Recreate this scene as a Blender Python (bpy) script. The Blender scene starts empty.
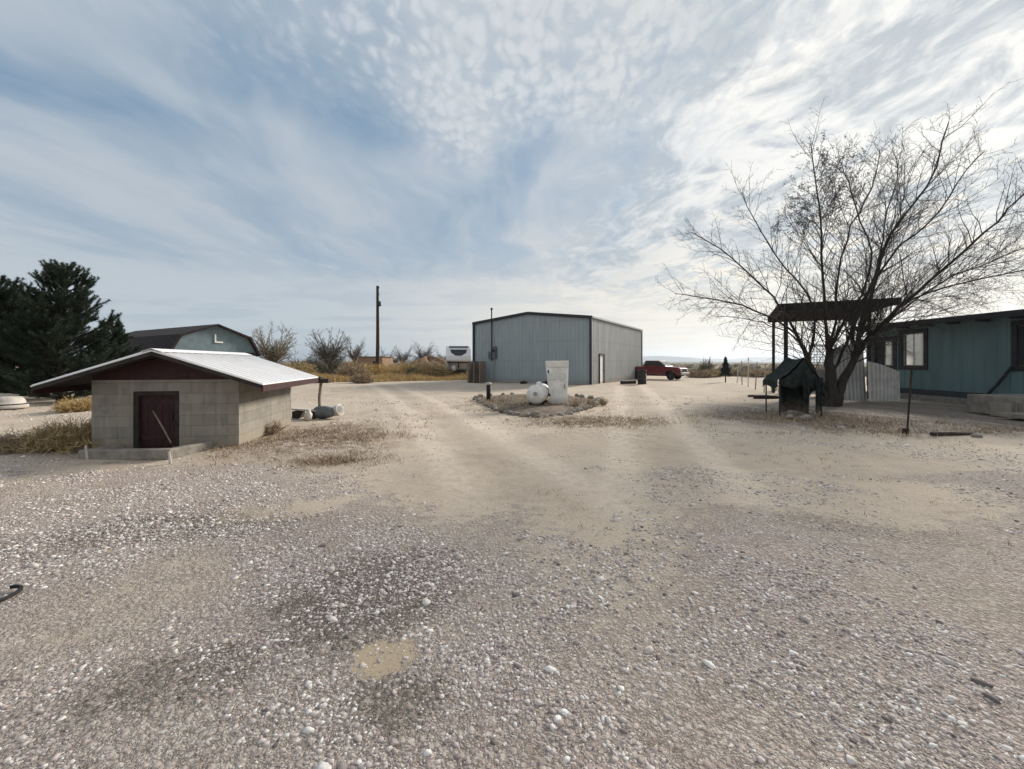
import bpy, bmesh, math, random
import numpy as np
from mathutils import Vector, Matrix, Quaternion, Euler

SC = bpy.context.scene
COL = SC.collection
R = math.radians
random.seed(7)
F, HZ, CH = 430.0, 362.0, 1.6          # focal length in pixels, horizon row, eye height


def at(px, py, d):
    return Vector(((px - 512) / F * d, d, CH - (py - HZ) / F * d))


def gp(px, py):
    d = CH * F / (py - HZ)
    return Vector(((px - 512) / F * d, d, 0))


# ------------------------------------------------------------------ camera, sky, sun, exposure
cam = bpy.data.cameras.new('camera')
cam.sensor_width = 36
cam.lens = 36 * F / 1024
cam.shift_y = -22.5 / 1024
cam.clip_start = .05
cam.clip_end = 40000
co = bpy.data.objects.new('camera', cam)
co.location = (0, 0, CH)
co.rotation_euler = (R(90), 0, 0)
COL.objects.link(co)
SC.camera = co

SUN_EL, SUN_AZ = R(24), R(47)           # azimuth from +Y towards +X
sd = Vector((math.sin(SUN_AZ) * math.cos(SUN_EL), math.cos(SUN_AZ) * math.cos(SUN_EL), math.sin(SUN_EL)))
sl = bpy.data.lights.new('sun', 'SUN')
sl.energy = 4.6
sl.angle = R(12)
sl.color = (1, .93, .82)
so = bpy.data.objects.new('sun', sl)
so.rotation_euler = (-sd).to_track_quat('-Z', 'Y').to_euler()
so.location = (30, 30, 40)
COL.objects.link(so)

SC.view_settings.view_transform = 'Standard'
SC.view_settings.look = 'None'
SC.view_settings.exposure = 0.13
SC.view_settings.gamma = 1
SC.view_settings.use_curve_mapping = False
SC.cycles.max_bounces = 5
SC.cycles.diffuse_bounces = 2
SC.cycles.glossy_bounces = 2
SC.cycles.volume_bounces = 0


# ------------------------------------------------------------------ node helper
class S:
    def __init__(s, g, sock):
        s.g, s.s = g, sock

    def __add__(s, o): return s.g.m('ADD', s, o)
    __radd__ = __add__
    def __sub__(s, o): return s.g.m('SUBTRACT', s, o)
    def __rsub__(s, o): return s.g.m('SUBTRACT', o, s)
    def __mul__(s, o): return s.g.m('MULTIPLY', s, o)
    __rmul__ = __mul__
    def __truediv__(s, o): return s.g.m('DIVIDE', s, o)
    def __pow__(s, o): return s.g.m('POWER', s, o)
    def max(s, o): return s.g.m('MAXIMUM', s, o)
    def min(s, o): return s.g.m('MINIMUM', s, o)
    def clamp(s): return s.max(0).min(1)


class G:
    def __init__(g, nt):
        g.nt = nt
        g.n = nt.nodes
        g.l = nt.links

    def put(g, inp, v):
        if isinstance(v, S):
            g.l.new(v.s, inp)
        elif isinstance(v, (tuple, list, Vector)):
            v = tuple(v)
            if inp.type == 'RGBA' and len(v) == 3:
                v = v + (1,)
            inp.default_value = v
        else:
            inp.default_value = v

    def m(g, op, a, b=0.0):
        n = g.n.new('ShaderNodeMath')
        n.operation = op
        g.put(n.inputs[0], a)
        g.put(n.inputs[1], b)
        return S(g, n.outputs[0])

    def mix(g, f, a, b, mode='MIX'):
        n = g.n.new('ShaderNodeMix')
        n.data_type = 'RGBA'
        n.blend_type = mode
        g.put(n.inputs[0], f)
        g.put(n.inputs[6], a)
        g.put(n.inputs[7], b)
        return S(g, n.outputs[2])

    def sstep(g, v, lo, hi, a=0.0, b=1.0):
        n = g.n.new('ShaderNodeMapRange')
        n.interpolation_type = 'SMOOTHSTEP'
        g.put(n.inputs[0], v)
        for i, x in enumerate((lo, hi, a, b)):
            n.inputs[i + 1].default_value = x
        return S(g, n.outputs[0])

    def vec(g, x=0.0, y=0.0, z=0.0):
        n = g.n.new('ShaderNodeCombineXYZ')
        for i, v in enumerate((x, y, z)):
            g.put(n.inputs[i], v)
        return S(g, n.outputs[0])

    def sep(g, v):
        n = g.n.new('ShaderNodeSeparateXYZ')
        g.put(n.inputs[0], v)
        return [S(g, o) for o in n.outputs]

    def vm(g, op, a, b=None, scale=None):
        n = g.n.new('ShaderNodeVectorMath')
        n.operation = op
        g.put(n.inputs[0], a)
        if b is not None:
            g.put(n.inputs[1], b)
        if scale is not None:
            g.put(n.inputs['Scale'], scale)
        return S(g, n.outputs['Value'] if op in ('DOT_PRODUCT', 'LENGTH', 'DISTANCE') else n.outputs[0])

    def noise(g, v, scale=1.0, detail=4.0, rough=.55, dist=0.0, color=False):
        n = g.n.new('ShaderNodeTexNoise')
        g.put(n.inputs['Vector'], v)
        n.inputs['Scale'].default_value = scale
        n.inputs['Detail'].default_value = detail
        n.inputs['Roughness'].default_value = rough
        n.inputs['Distortion'].default_value = dist
        return S(g, n.outputs['Color' if color else 'Fac'])

    def voro(g, v, scale=1.0, feature='F1', out='Distance', smooth=.5, rand=1.0):
        n = g.n.new('ShaderNodeTexVoronoi')
        n.feature = feature
        g.put(n.inputs['Vector'], v)
        n.inputs['Scale'].default_value = scale
        n.inputs['Randomness'].default_value = rand
        if feature == 'SMOOTH_F1':
            n.inputs['Smoothness'].default_value = smooth
        return S(g, n.outputs[out])

    def ramp(g, f, stops, const=False):
        n = g.n.new('ShaderNodeValToRGB')
        if const:
            n.color_ramp.interpolation = 'CONSTANT'
        e = n.color_ramp.elements
        while len(e) < len(stops):
            e.new(.5)
        for k, (p, c) in enumerate(stops):
            e[k].position = p
            e[k].color = tuple(c) + (1,)
        g.put(n.inputs[0], f)
        return S(g, n.outputs[0])

    def coord(g, what='Object'):
        return S(g, g.n.new('ShaderNodeTexCoord').outputs[what])

    def ell(g, x, y, c, r, rot=0.0, lo=.55, hi=1.15):
        """1 inside an ellipse on the ground or cloud plane, falling to 0 outside"""
        ca, sa = math.cos(rot), math.sin(rot)
        dx, dy = x - c[0], y - c[1]
        u = (dx * ca + dy * sa) / r[0]
        v = (dy * ca - dx * sa) / r[1]
        return g.sstep(g.m('SQRT', u * u + v * v), lo, hi, 1.0, 0.0)

    def bump(g, h, strength=.5, dist=.02, normal=None):
        n = g.n.new('ShaderNodeBump')
        n.inputs['Strength'].default_value = strength
        n.inputs['Distance'].default_value = dist
        g.put(n.inputs['Height'], h)
        if normal is not None:
            g.put(n.inputs['Normal'], normal)
        return S(g, n.outputs[0])


# ------------------------------------------------------------------ world: Nishita sky under high cloud
world = bpy.data.worlds.new('World')
SC.world = world
world.use_nodes = True
nt = world.node_tree
nt.nodes.clear()
g = G(nt)
wout = nt.nodes.new('ShaderNodeOutputWorld')
bg = nt.nodes.new('ShaderNodeBackground')
bg.inputs['Strength'].default_value = .1
nt.links.new(bg.outputs[0], wout.inputs[0])
sky = nt.nodes.new('ShaderNodeTexSky')
sky.sky_type = 'NISHITA'
sky.sun_disc = False
sky.sun_elevation = SUN_EL
sky.sun_rotation = SUN_AZ
sky.air_density = 1.0
sky.dust_density = 1.5
sky.ozone_density = 1.5


def P(px, py):                          # a direction of the sky, on the plane of the cloud deck
    d = Vector((px - 512, F, HZ - py)).normalized()
    return d.x / (d.z + .05), d.y / (d.z + .05)


D = g.coord('Generated')
dx, dy, dz = g.sep(D)
zc = dz.max(0) + .05
X, Y = dx / zc, dy / zc
pv = g.vec(X, Y, 0)
wob = g.noise(pv, 1.3, 2, .5, 0, True)
wv = g.vm('ADD', pv, g.vm('SCALE', g.vm('SUBTRACT', wob, (.5, .5, .5)), scale=.55))
wx, wy, _ = g.sep(wv)
streak = g.noise(g.vec(wx * 2.0, wy * .55, 3.1), 1.2, 4, .55)           # veils drawn out along the view
fine = g.noise(g.vec(wx * 4.5, wy * 1.6, 9.0), 1.6, 4, .62)
sdot = g.vm('DOT_PRODUCT', D, tuple(sd)).max(0)
glow_w = g.sstep(sdot, .45, 1.0)
glow_n = g.sstep(sdot, .80, .99)
# clear gaps
gap = g.ell(wx, wy, P(50, 80), (.95, .24), R(50), .2, 1.3)
gap = gap.max(g.ell(wx, wy, P(495, 190), (.42, .95), R(18), .1, 1.35) * .66)
gap = gap.max(g.ell(wx, wy, P(330, 110), (.85, .30), R(35), .1, 1.3) * .85)
gap = gap.max(g.ell(wx, wy, P(590, 195), (.4, .55), R(-10), .1, 1.3) * .7)
veil = g.sstep(streak + (fine - .5) * .25, .28, .75, .35, .95)
cov = veil - gap * .55 * g.sstep(streak, .3, .75, 1.1, .6)
# mackerel patch of small soft cells
cw = g.noise(pv, 5, 2, .6, 0, True)
cv = g.vm('ADD', pv, g.vm('SCALE', g.vm('SUBTRACT', cw, (.5, .5, .5)), scale=.10))
cx_, cy_, _ = g.sep(cv)
cells = g.voro(g.vec(cx_ * 1.25, cy_ * .75, 0), 22, 'F1', 'Distance')
cells2 = g.noise(g.vec(cx_ * 1.2, cy_ * .7, 4), 20, 3, .62)
big = g.noise(g.vec(cx_ * 1.3, cy_ * .6, 7), 3.2, 2, .6)
lump = g.sstep(cells * .75 + (cells2 - .5) * 1.1 + (big - .5) * -.6, -.14, .74, 1.0, 0.0)
mk = g.ell(wx, wy, P(520, 30), (1.0, .55), R(8), .35, 1.3)
mk = mk.max(g.ell(wx, wy, P(450, 90), (.30, .50), R(10), .2, 1.2))
mk = mk.max(g.ell(wx, wy, P(720, 90), (.8, .8), 0, .2, 1.3) * .38)
cov = cov + mk * ((lump - .5) * .46 + .34)
rightside = g.sstep(wx + (fine - .5) * .8, .0, 1.0)
cov = cov.max(rightside * .88)
lowband = g.sstep(dz + (fine - .5) * .10, .16, .26, 1.0, 0.0)
cov = cov.max(lowband * .90).clamp()
# cloud brightness
ccol = g.mix(glow_w, (4.7, 5.2, 5.75), (6.3, 6.5, 6.65))
ccol = g.mix(glow_n * .85, ccol, (9.6, 9.3, 8.7))
ccol = g.mix(mk * g.sstep(lump, .35, .85) * .40, ccol, (6.5, 6.9, 7.4))
ccol = g.mix(mk * g.sstep(lump, .0, .45, .42, 0.0), ccol, (4.5, 5.1, 5.75))
low = g.mix(g.sstep(sdot, .25, .9), (5.5, 6.1, 6.4), (9.4, 8.5, 7.0))
ccol = g.mix(g.sstep(dz - g.sstep(sdot, .5, .95) * .08, .02, .30, 1.0, 0.0) * .85, ccol, low)
belly = g.noise(g.vec(wx * 2.4, wy * 1.5, 17.0), 1.5, 5, .60, .25)
shade = g.sstep(belly, .40, .58) * g.sstep(wx, -.05, .8) * g.sstep(dz, .06, .26)
ccol = g.mix(shade * .92, ccol, (4.1, 4.6, 5.0))
wisp = g.noise(g.vec(wx * 3.6, wy * 1.9, 23.0), 2.6, 5, .66, .2)
ccol = g.mix(g.sstep(wisp, .44, .68) * g.sstep(wx, .0, .7) * .55, ccol, g.mix(glow_w, (6.6, 6.9, 7.2), (8.6, 8.5, 8.2)))
lowgrey = g.sstep(g.noise(g.vec(wx * .35, wy * .55, 31.0), 2.0, 3, .55), .47, .62) * g.sstep(dz, .02, .10) * g.sstep(dz, .2, .34, 1.0, 0.0)
ccol = g.mix(lowgrey * .55 * g.sstep(sdot, .3, .85, 1.0, .35), ccol, (4.1, 4.75, 5.4))
ccol = g.mix(g.sstep(dy, .25, -.35), ccol, (7.2, 7.2, 7.1))  # unseen sky behind the camera, brightened as fill for camera-facing fronts
base = g.mix(.78, S(g, sky.outputs[0]), (2.35, 3.5, 4.75))
final = g.mix(cov, base, ccol)
final = g.mix(g.sstep(dz, -.02, .0, 1.0, 0.0), final, (3.4, 3.0, 2.6))
g.put(bg.inputs['Color'], final)


# ------------------------------------------------------------------ materials
def new_mat(name):
    m = bpy.data.materials.new(name)
    m.use_nodes = True
    g = G(m.node_tree)
    return m, g, m.node_tree.nodes['Principled BSDF']


def mat(name, c, rough=.7, var=.25, scale=6.0, bump=.0, bscale=60.0, metal=0.0, c2=None, spec=.4, stretch=(1, 1, 1), dirt=None, dirt_h=.35):
    m, g, b = new_mat(name)
    v = g.vm('MULTIPLY', g.coord(), tuple(stretch))
    n = g.noise(v, scale, 6, .6)
    c2 = c2 or tuple(x * (1 - var) for x in c)
    col = g.mix(g.sstep(n, .35, .65), c, c2)
    fine_n = g.noise(v, scale * 9, 3, .6)
    col = g.mix((fine_n - .5).max(0) * .5, col, tuple(x * .6 for x in c))
    if dirt:                            # splashed soil along the foot of the thing
        z = g.sep(g.coord())[2]
        col = g.mix(g.sstep(z + (n - .5) * .5, .02, dirt_h, .75, 0.0), col, dirt)
    g.put(b.inputs['Base Color'], col)
    g.put(b.inputs['Roughness'], (n - .5) * .25 + rough)
    b.inputs['Metallic'].default_value = metal
    b.inputs['Specular IOR Level'].default_value = spec
    if bump:
        g.put(b.inputs['Normal'], g.bump(g.noise(v, bscale, 5, .6), bump, .02))
    return m


def island_mat(name, stops, rough=.85, var=.2, scale=40, bump=.3):
    """each loose piece of the mesh takes its own colour"""
    m, g, b = new_mat(name)
    r = S(g, g.n.new('ShaderNodeNewGeometry').outputs['Random Per Island'])
    col = g.ramp(r, stops)
    n = g.noise(g.coord(), scale, 4, .6)
    col = g.mix(g.sstep(n, .4, .7) * var, col, (.08, .075, .07))
    g.put(b.inputs['Base Color'], col)
    b.inputs['Roughness'].default_value = rough
    b.inputs['Specular IOR Level'].default_value = .25
    if bump:
        g.put(b.inputs['Normal'], g.bump(n, bump, .01))
    return m


def leaf_mat(name, stops, rough=.7):
    m = island_mat(name, stops, rough, 0, 5, 0)
    return m


M = {}
M['block'] = None


def block_mat():
    """grey concrete block laid in running bond, mortar joints sunk"""
    m, g, b = new_mat('concrete_block')
    x, y, z = g.sep(g.coord())
    nrm = g.sep(S(g, g.n.new('ShaderNodeNewGeometry').outputs['Normal']))
    side = g.m('GREATER_THAN', g.m('ABSOLUTE', nrm[0]), .7)
    u = y * side + x * (1 - side)
    br = g.n.new('ShaderNodeTexBrick')
    g.put(br.inputs['Vector'], g.vec(u, z, 0))
    br.inputs['Scale'].default_value = 1
    br.inputs['Brick Width'].default_value = .405
    br.inputs['Row Height'].default_value = .203
    br.inputs['Mortar Size'].default_value = .005
    br.inputs['Mortar Smooth'].default_value = .3
    br.inputs['Bias'].default_value = -.1
    br.inputs['Color1'].default_value = (.30, .275, .235, 1)
    br.inputs['Color2'].default_value = (.235, .22, .19, 1)
    br.inputs['Mortar'].default_value = (.20, .19, .168, 1)
    n = g.noise(g.coord(), 3.5, 6, .6)
    n2 = g.noise(g.coord(), 45, 4, .7)
    streaky = g.noise(g.vec(x * 6, y * 6, z * .7), 1.6, 5, .65)
    col = g.mix(g.sstep(n, .42, .7) * .6, S(g, br.outputs[0]), (.17, .16, .14))
    col = g.mix(g.sstep(streaky, .5, .7) * .45, col, (.38, .355, .31))
    col = g.mix(g.sstep(z + (n - .5) * .5, .0, .38, .6, 0.0), col, (.30, .25, .19))
    col = g.mix(g.sstep(n2, .5, .8) * .3, col, (.13, .12, .11))
    g.put(b.inputs['Base Color'], col)
    b.inputs['Roughness'].default_value = .92
    b.inputs['Specular IOR Level'].default_value = .15
    h = S(g, br.outputs['Fac']) * -1 + n2 * .35
    g.put(b.inputs['Normal'], g.bump(h, .6, .012))
    return m


M['block'] = block_mat()
M['white_roof'] = mat('weathered_white_metal', (.86, .85, .86), .38, .12, 2.5, .05, 30, 0, (.80, .78, .77))
M['red_trim'] = mat('oxide_red_paint', (.042, .008, .010), .6, .35, 9, .1, 80)
M['red_door'] = mat('dark_red_door', (.034, .006, .009), .6, .4, 5, .08, 60)
M['concrete'] = mat('old_concrete', (.29, .265, .23), .9, .35, 5, .4, 50)
M['barn_teal'] = mat('teal_board', (.165, .225, .25), .8, .2, 3, .05, 40)
M['shingle'] = mat('dark_shingle', (.030, .020, .020), .9, .4, 8, .3, 60)
M['dark_trim'] = mat('dark_trim', (.022, .026, .030), .55, .3, 6)
M['white_paint'] = mat('chalky_white_paint', (.84, .83, .81), .55, .1, 4, .08, 20, 0, (.68, .65, .60), dirt=(.42, .36, .29), dirt_h=.3)
M['tank_white'] = mat('tank_white', (.80, .79, .77), .45, .1, 8, .05, 40, 0, (.66, .63, .58))
M['wood_grey'] = mat('weathered_wood', (.27, .215, .175), .9, .4, 5, .3, 60, stretch=(1, 1, 6))
M['wood_dark'] = mat('dark_wood', (.040, .033, .028), .85, .4, 6, .3, 60)
M['pole'] = mat('creosote_pole', (.060, .040, .030), .9, .4, 5, .3, 40, stretch=(4, 4, .6))
M['black'] = mat('black_rubber', (.018, .018, .018), .75, .3, 12, .1, 80)
M['steel'] = mat('grey_steel', (.33, .34, .35), .45, .25, 8, .05, 50, .7)
M['rust'] = mat('rusty_steel', (.050, .034, .027), .85, .5, 15, .3, 90)
M['tan_wall'] = mat('tan_stucco', (.34, .22, .14), .9, .25, 2, .1, 30)
M['rv_white'] = mat('gloss_white', (.76, .77, .78), .3, .06, 2)
M['glass_dark'] = mat('dark_glass', (.012, .014, .016), .08, .1, 3, spec=.6)
M['chrome'] = mat('chrome', (.55, .55, .55), .25, .15, 10, 0, 50, .9)
M['lamp'] = mat('clear_lamp', (.65, .63, .58), .2, .1, 10)
M['red_car'] = mat('maroon_paint', (.15, .012, .02), .35, .3, 3, spec=.5, dirt=(.19, .12, .10), dirt_h=.9)
M['bark'] = mat('bark', (.048, .040, .034), .95, .45, 14, .6, 45, stretch=(1, 1, .3))
M['bark_far'] = mat('bark_far', (.16, .135, .112), .95, .35, 8)
M['twig'] = mat('twig', (.055, .047, .042), .95, .4, 5)
M['tarp'] = mat('green_tarp', (.028, .036, .034), .85, .45, 7, .3, 40, spec=.15, dirt=(.16, .13, .10), dirt_h=.5)
M['grey_sheet'] = mat('grey_sheet', (.13, .145, .155), .65, .35, 6, .2, 30)
M['soil'] = mat('dirt', (.25, .155, .10), .95, .3, 2, .5, 12)
M['lattice'] = mat('pale_lattice', (.52, .48, .43), .8, .25, 6)
M['pond'] = mat('green_bin', (.022, .026, .024), .55, .3, 6)
M['house_teal'] = None


def siding(name, c, spacing, axis, depth=.4, rough=.7, metal=0.0, seam=.07, c2=None, ribs=False):
    """wall sheet with upright grooves or ribs along the given axis"""
    m, g, b = new_mat(name)
    xyz = g.sep(g.coord())
    u = xyz[axis]
    f = g.m('FRACT', u / spacing + 100.0)
    d = g.m('ABSOLUTE', f - .5)
    rib = g.sstep(d, .5 - seam * 2, .5 - seam, 0.0, 1.0)
    n = g.noise(g.vm('MULTIPLY', g.coord(), (1, 1, .25)), 1.6, 6, .6)
    n2 = g.noise(g.vm('MULTIPLY', g.coord(), (6, 6, .5)), 1.5, 4, .6)
    col = g.mix(g.sstep(n, .35, .7), c, c2 or tuple(x * .82 for x in c))
    col = g.mix(g.sstep(n2, .5, .8) * .35, col, tuple(x * .65 for x in c))
    col = g.mix(g.sstep(xyz[2] + (n - .5) * .8, .0, .55, .5, 0.0), col, (.25, .22, .18))
    if ribs:
        row = g.sstep(g.m('ABSOLUTE', g.m('FRACT', xyz[2] / 1.45 + .35) - .5), .012, .022, 1.0, 0.0)
        stud = g.sstep(g.m('ABSOLUTE', g.m('FRACT', u / (spacing / 2) + 100.0) - .5), .10, .16, 1.0, 0.0)
        col = g.mix(row * (stud * .4 + .06), col, tuple(x * .35 for x in c))
        lap = g.sstep(g.m('ABSOLUTE', g.m('FRACT', u / (spacing * 3) + 100.0) - .5), .488, .497)
        col = g.mix(lap * .18, col, tuple(x * .5 for x in c))
        col = g.mix(g.sstep(n2, .48, .8) * g.sstep(xyz[2], 4.8, 2.0, .35, .1), col, (.20, .17, .14))
    g.put(b.inputs['Base Color'], col)
    b.inputs['Roughness'].default_value = rough
    b.inputs['Metallic'].default_value = metal
    b.inputs['Specular IOR Level'].default_value = .3
    g.put(b.inputs['Normal'], g.bump(rib if ribs else rib * -1, depth, .03))
    return m


M['house_teal'] = siding('teal_siding', (.155, .245, .255), .405, 1, .9, .75)
M['soffit'] = mat('soffit', (.060, .075, .080), .8, .2, 3)

# window glass that mirrors the bright sky
m, gg, b = new_mat('window_glass')
b.inputs['Base Color'].default_value = (.02, .025, .03, 1)
b.inputs['Roughness'].default_value = .04
b.inputs['IOR'].default_value = 1.9
M['glass'] = m
m, gg, b = new_mat('mirror_glass')
b.inputs['Base Color'].default_value = (.86, .88, .88, 1)
b.inputs['Roughness'].default_value = .08
b.inputs['Metallic'].default_value = .9
M['mirror'] = m
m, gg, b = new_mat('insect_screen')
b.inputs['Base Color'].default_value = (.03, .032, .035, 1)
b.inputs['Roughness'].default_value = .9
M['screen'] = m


# ------------------------------------------------------------------ mesh building
class MB:
    def __init__(s, off=(0, 0, 0)):
        s.v, s.f, s.off = [], [], Vector(off)

    def add(s, vs, fs):
        k = len(s.v)
        s.v += [tuple(v) for v in vs]
        s.f += [tuple(i + k for i in f) for f in fs]
        return s

    def box(s, c, d, rot=None, taper=1.0):
        vs = []
        for z in (-.5, .5):
            t = taper if z > 0 else 1
            for x, y in ((-.5, -.5), (.5, -.5), (.5, .5), (-.5, .5)):
                p = Vector((x * d[0] * t, y * d[1] * t, z * d[2]))
                if rot is not None:
                    p = rot @ p
                vs.append(p + Vector(c))
        return s.add(vs, [(3, 2, 1, 0), (4, 5, 6, 7), (0, 1, 5, 4), (1, 2, 6, 5), (2, 3, 7, 6), (3, 0, 4, 7)])

    def hexa(s, lo, hi):
        """eight corners: four below, four above, same turning"""
        return s.add(list(lo) + list(hi), [(3, 2, 1, 0), (4, 5, 6, 7), (0, 1, 5, 4), (1, 2, 6, 5), (2, 3, 7, 6), (3, 0, 4, 7)])

    def bar(s, a, b, w, h=None, up=(0, 0, 1)):
        a, b = Vector(a), Vector(b)
        h = h or w
        d = (b - a).normalized()
        up = Vector(up)
        if abs(d.dot(up)) > .98:
            up = Vector((1, 0, 0))
        x = d.cross(up).normalized() * w / 2
        y = x.cross(d).normalized() * h / 2
        q = lambda p: [p - x - y, p + x - y, p + x + y, p - x + y]
        return s.hexa(q(a), q(b))

    def prism(s, poly, vec):
        """polygon (3D points) pushed along vec"""
        vec = Vector(vec)
        n = len(poly)
        a = [Vector(p) for p in poly]
        return s.add(a + [p + vec for p in a],
                     [tuple(range(n - 1, -1, -1)), tuple(range(n, 2 * n))] + [(i, (i + 1) % n, (i + 1) % n + n, i + n) for i in range(n)])

    def tube(s, pts, rad, n=6, cap=True):
        pts = [Vector(p) for p in pts]
        if not isinstance(rad, (list, tuple)):
            rad = [rad] * len(pts)
        k = len(s.v)
        x = None
        for i, p in enumerate(pts):
            d = (pts[min(i + 1, len(pts) - 1)] - pts[max(i - 1, 0)])
            d = d.normalized() if d.length > 1e-9 else Vector((0, 0, 1))
            if x is None:
                x = d.orthogonal().normalized()
            x = (x - d * x.dot(d))
            x = x.normalized() if x.length > 1e-6 else d.orthogonal().normalized()
            y = d.cross(x)
            for j in range(n):
                a = 2 * math.pi * j / n
                s.v.append(tuple(p + (x * math.cos(a) + y * math.sin(a)) * rad[i]))
        for i in range(len(pts) - 1):
            for j in range(n):
                a, b2 = k + i * n + j, k + i * n + (j + 1) % n
                s.f.append((a, b2, b2 + n, a + n))
        if cap:
            s.f.append(tuple(k + j for j in range(n - 1, -1, -1)))
            e = k + (len(pts) - 1) * n
            s.f.append(tuple(e + j for j in range(n)))
        return s

    def lathe(s, prof, c=(0, 0, 0), axis=(0, 0, 1), n=24):
        """profile of (radius, height) turned about an axis"""
        q = Vector((0, 0, 1)).rotation_difference(Vector(axis).normalized())
        k = len(s.v)
        for r, h in prof:
            for j in range(n):
                a = 2 * math.pi * j / n
                s.v.append(tuple(q @ Vector((r * math.cos(a), r * math.sin(a), h)) + Vector(c)))
        for i in range(len(prof) - 1):
            for j in range(n):
                a, b2 = k + i * n + j, k + i * n + (j + 1) % n
                s.f.append((a, b2, b2 + n, a + n))
        s.f.append(tuple(k + j for j in range(n - 1, -1, -1)))
        e = k + (len(prof) - 1) * n
        s.f.append(tuple(e + j for j in range(n)))
        return s

    def rock(s, c, r, seed, flat=.7, rot=0.0):
        rg = random.Random(seed)
        bm = bmesh.new()
        bmesh.ops.create_icosphere(bm, subdivisions=2, radius=1)
        cut = [(Vector((rg.uniform(-1, 1), rg.uniform(-1, 1), rg.uniform(-.6, 1))).normalized(), rg.uniform(.55, .9)) for _ in range(9)]
        sx, sy = rg.uniform(.8, 1.35), rg.uniform(.7, 1.0)
        e = Matrix.Rotation(rot, 3, 'Z')
        for v in bm.verts:
            p = v.co.copy()
            for nn, d in cut:
                t = p.dot(nn)
                if t > d:
                    p -= nn * (t - d) * .9
            p *= 1 + rg.uniform(-.03, .03)
            v.co = e @ Vector((p.x * sx * r, p.y * sy * r, p.z * flat * r)) + Vector(c)
        bm.verts.index_update()
        s.add([v.co for v in bm.verts], [[v.index for v in f.verts] for f in bm.faces])
        bm.free()
        return s

    def build(s, name, material, parent=None, smooth=False, bevel=0.0):
        me = bpy.data.meshes.new(name)
        o = s.off
        me.from_pydata([(v[0] - o.x, v[1] - o.y, v[2] - o.z) for v in s.v], [], s.f)
        me.materials.append(material)
        me.update()
        bm = bmesh.new()
        bm.from_mesh(me)
        bmesh.ops.recalc_face_normals(bm, faces=bm.faces)
        bm.to_mesh(me)
        bm.free()
        if smooth:
            for p in me.polygons:
                p.use_smooth = True
        ob = bpy.data.objects.new(name, me)
        COL.objects.link(ob)
        if parent is not None:
            ob.parent = parent
        else:
            ob.location = o
        if bevel:
            md = ob.modifiers.new('bevel', 'BEVEL')
            md.width = bevel
            md.segments = 2
            md.limit_method = 'ANGLE'
        return ob


def big_mesh(name, verts, faces, material, loc=(0, 0, 0), parent=None, smooth=False):
    """fast mesh from arrays; faces all have the same number of corners"""
    verts = np.asarray(verts, dtype=np.float32)
    faces = np.asarray(faces, dtype=np.int32)
    me = bpy.data.meshes.new(name)
    me.vertices.add(len(verts))
    me.vertices.foreach_set('co', verts.ravel())
    k = faces.shape[1]
    me.loops.add(faces.size)
    me.loops.foreach_set('vertex_index', faces.ravel())
    me.polygons.add(len(faces))
    me.polygons.foreach_set('loop_start', np.arange(0, faces.size, k, dtype=np.int32))
    me.polygons.foreach_set('loop_total', np.full(len(faces), k, dtype=np.int32))
    if smooth:
        me.polygons.foreach_set('use_smooth', np.ones(len(faces), dtype=bool))
    me.materials.append(material)
    me.update(calc_edges=True)
    me.validate()
    ob = bpy.data.objects.new(name, me)
    COL.objects.link(ob)
    ob.location = loc
    if parent is not None:
        ob.parent = parent
    return ob


def tag(o, label=None, cat=None, group=None, kind=None):
    for k, v in (('label', label), ('category', cat), ('group', group), ('kind', kind)):
        if v:
            o[k] = v
    return o


def thing(name, label, cat, loc=(0, 0, 0), rz=0.0, group=None):
    o = bpy.data.objects.new(name, None)
    o.empty_display_size = .2
    COL.objects.link(o)
    o.location = loc
    o.rotation_euler = (0, 0, rz)
    return tag(o, label, cat, group)


def copy_tree(o, parent=None):
    c = o.copy()
    COL.objects.link(c)
    if parent is not None:
        c.parent = parent
    for ch in list(o.children):
        copy_tree(ch, c)
    return c


# ------------------------------------------------------------------ ground zones (metres)
SAND = ((-.70, 2.37), (.22, .20))
DARK = ((-1.0, 3.05), (.78, .75))


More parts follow.
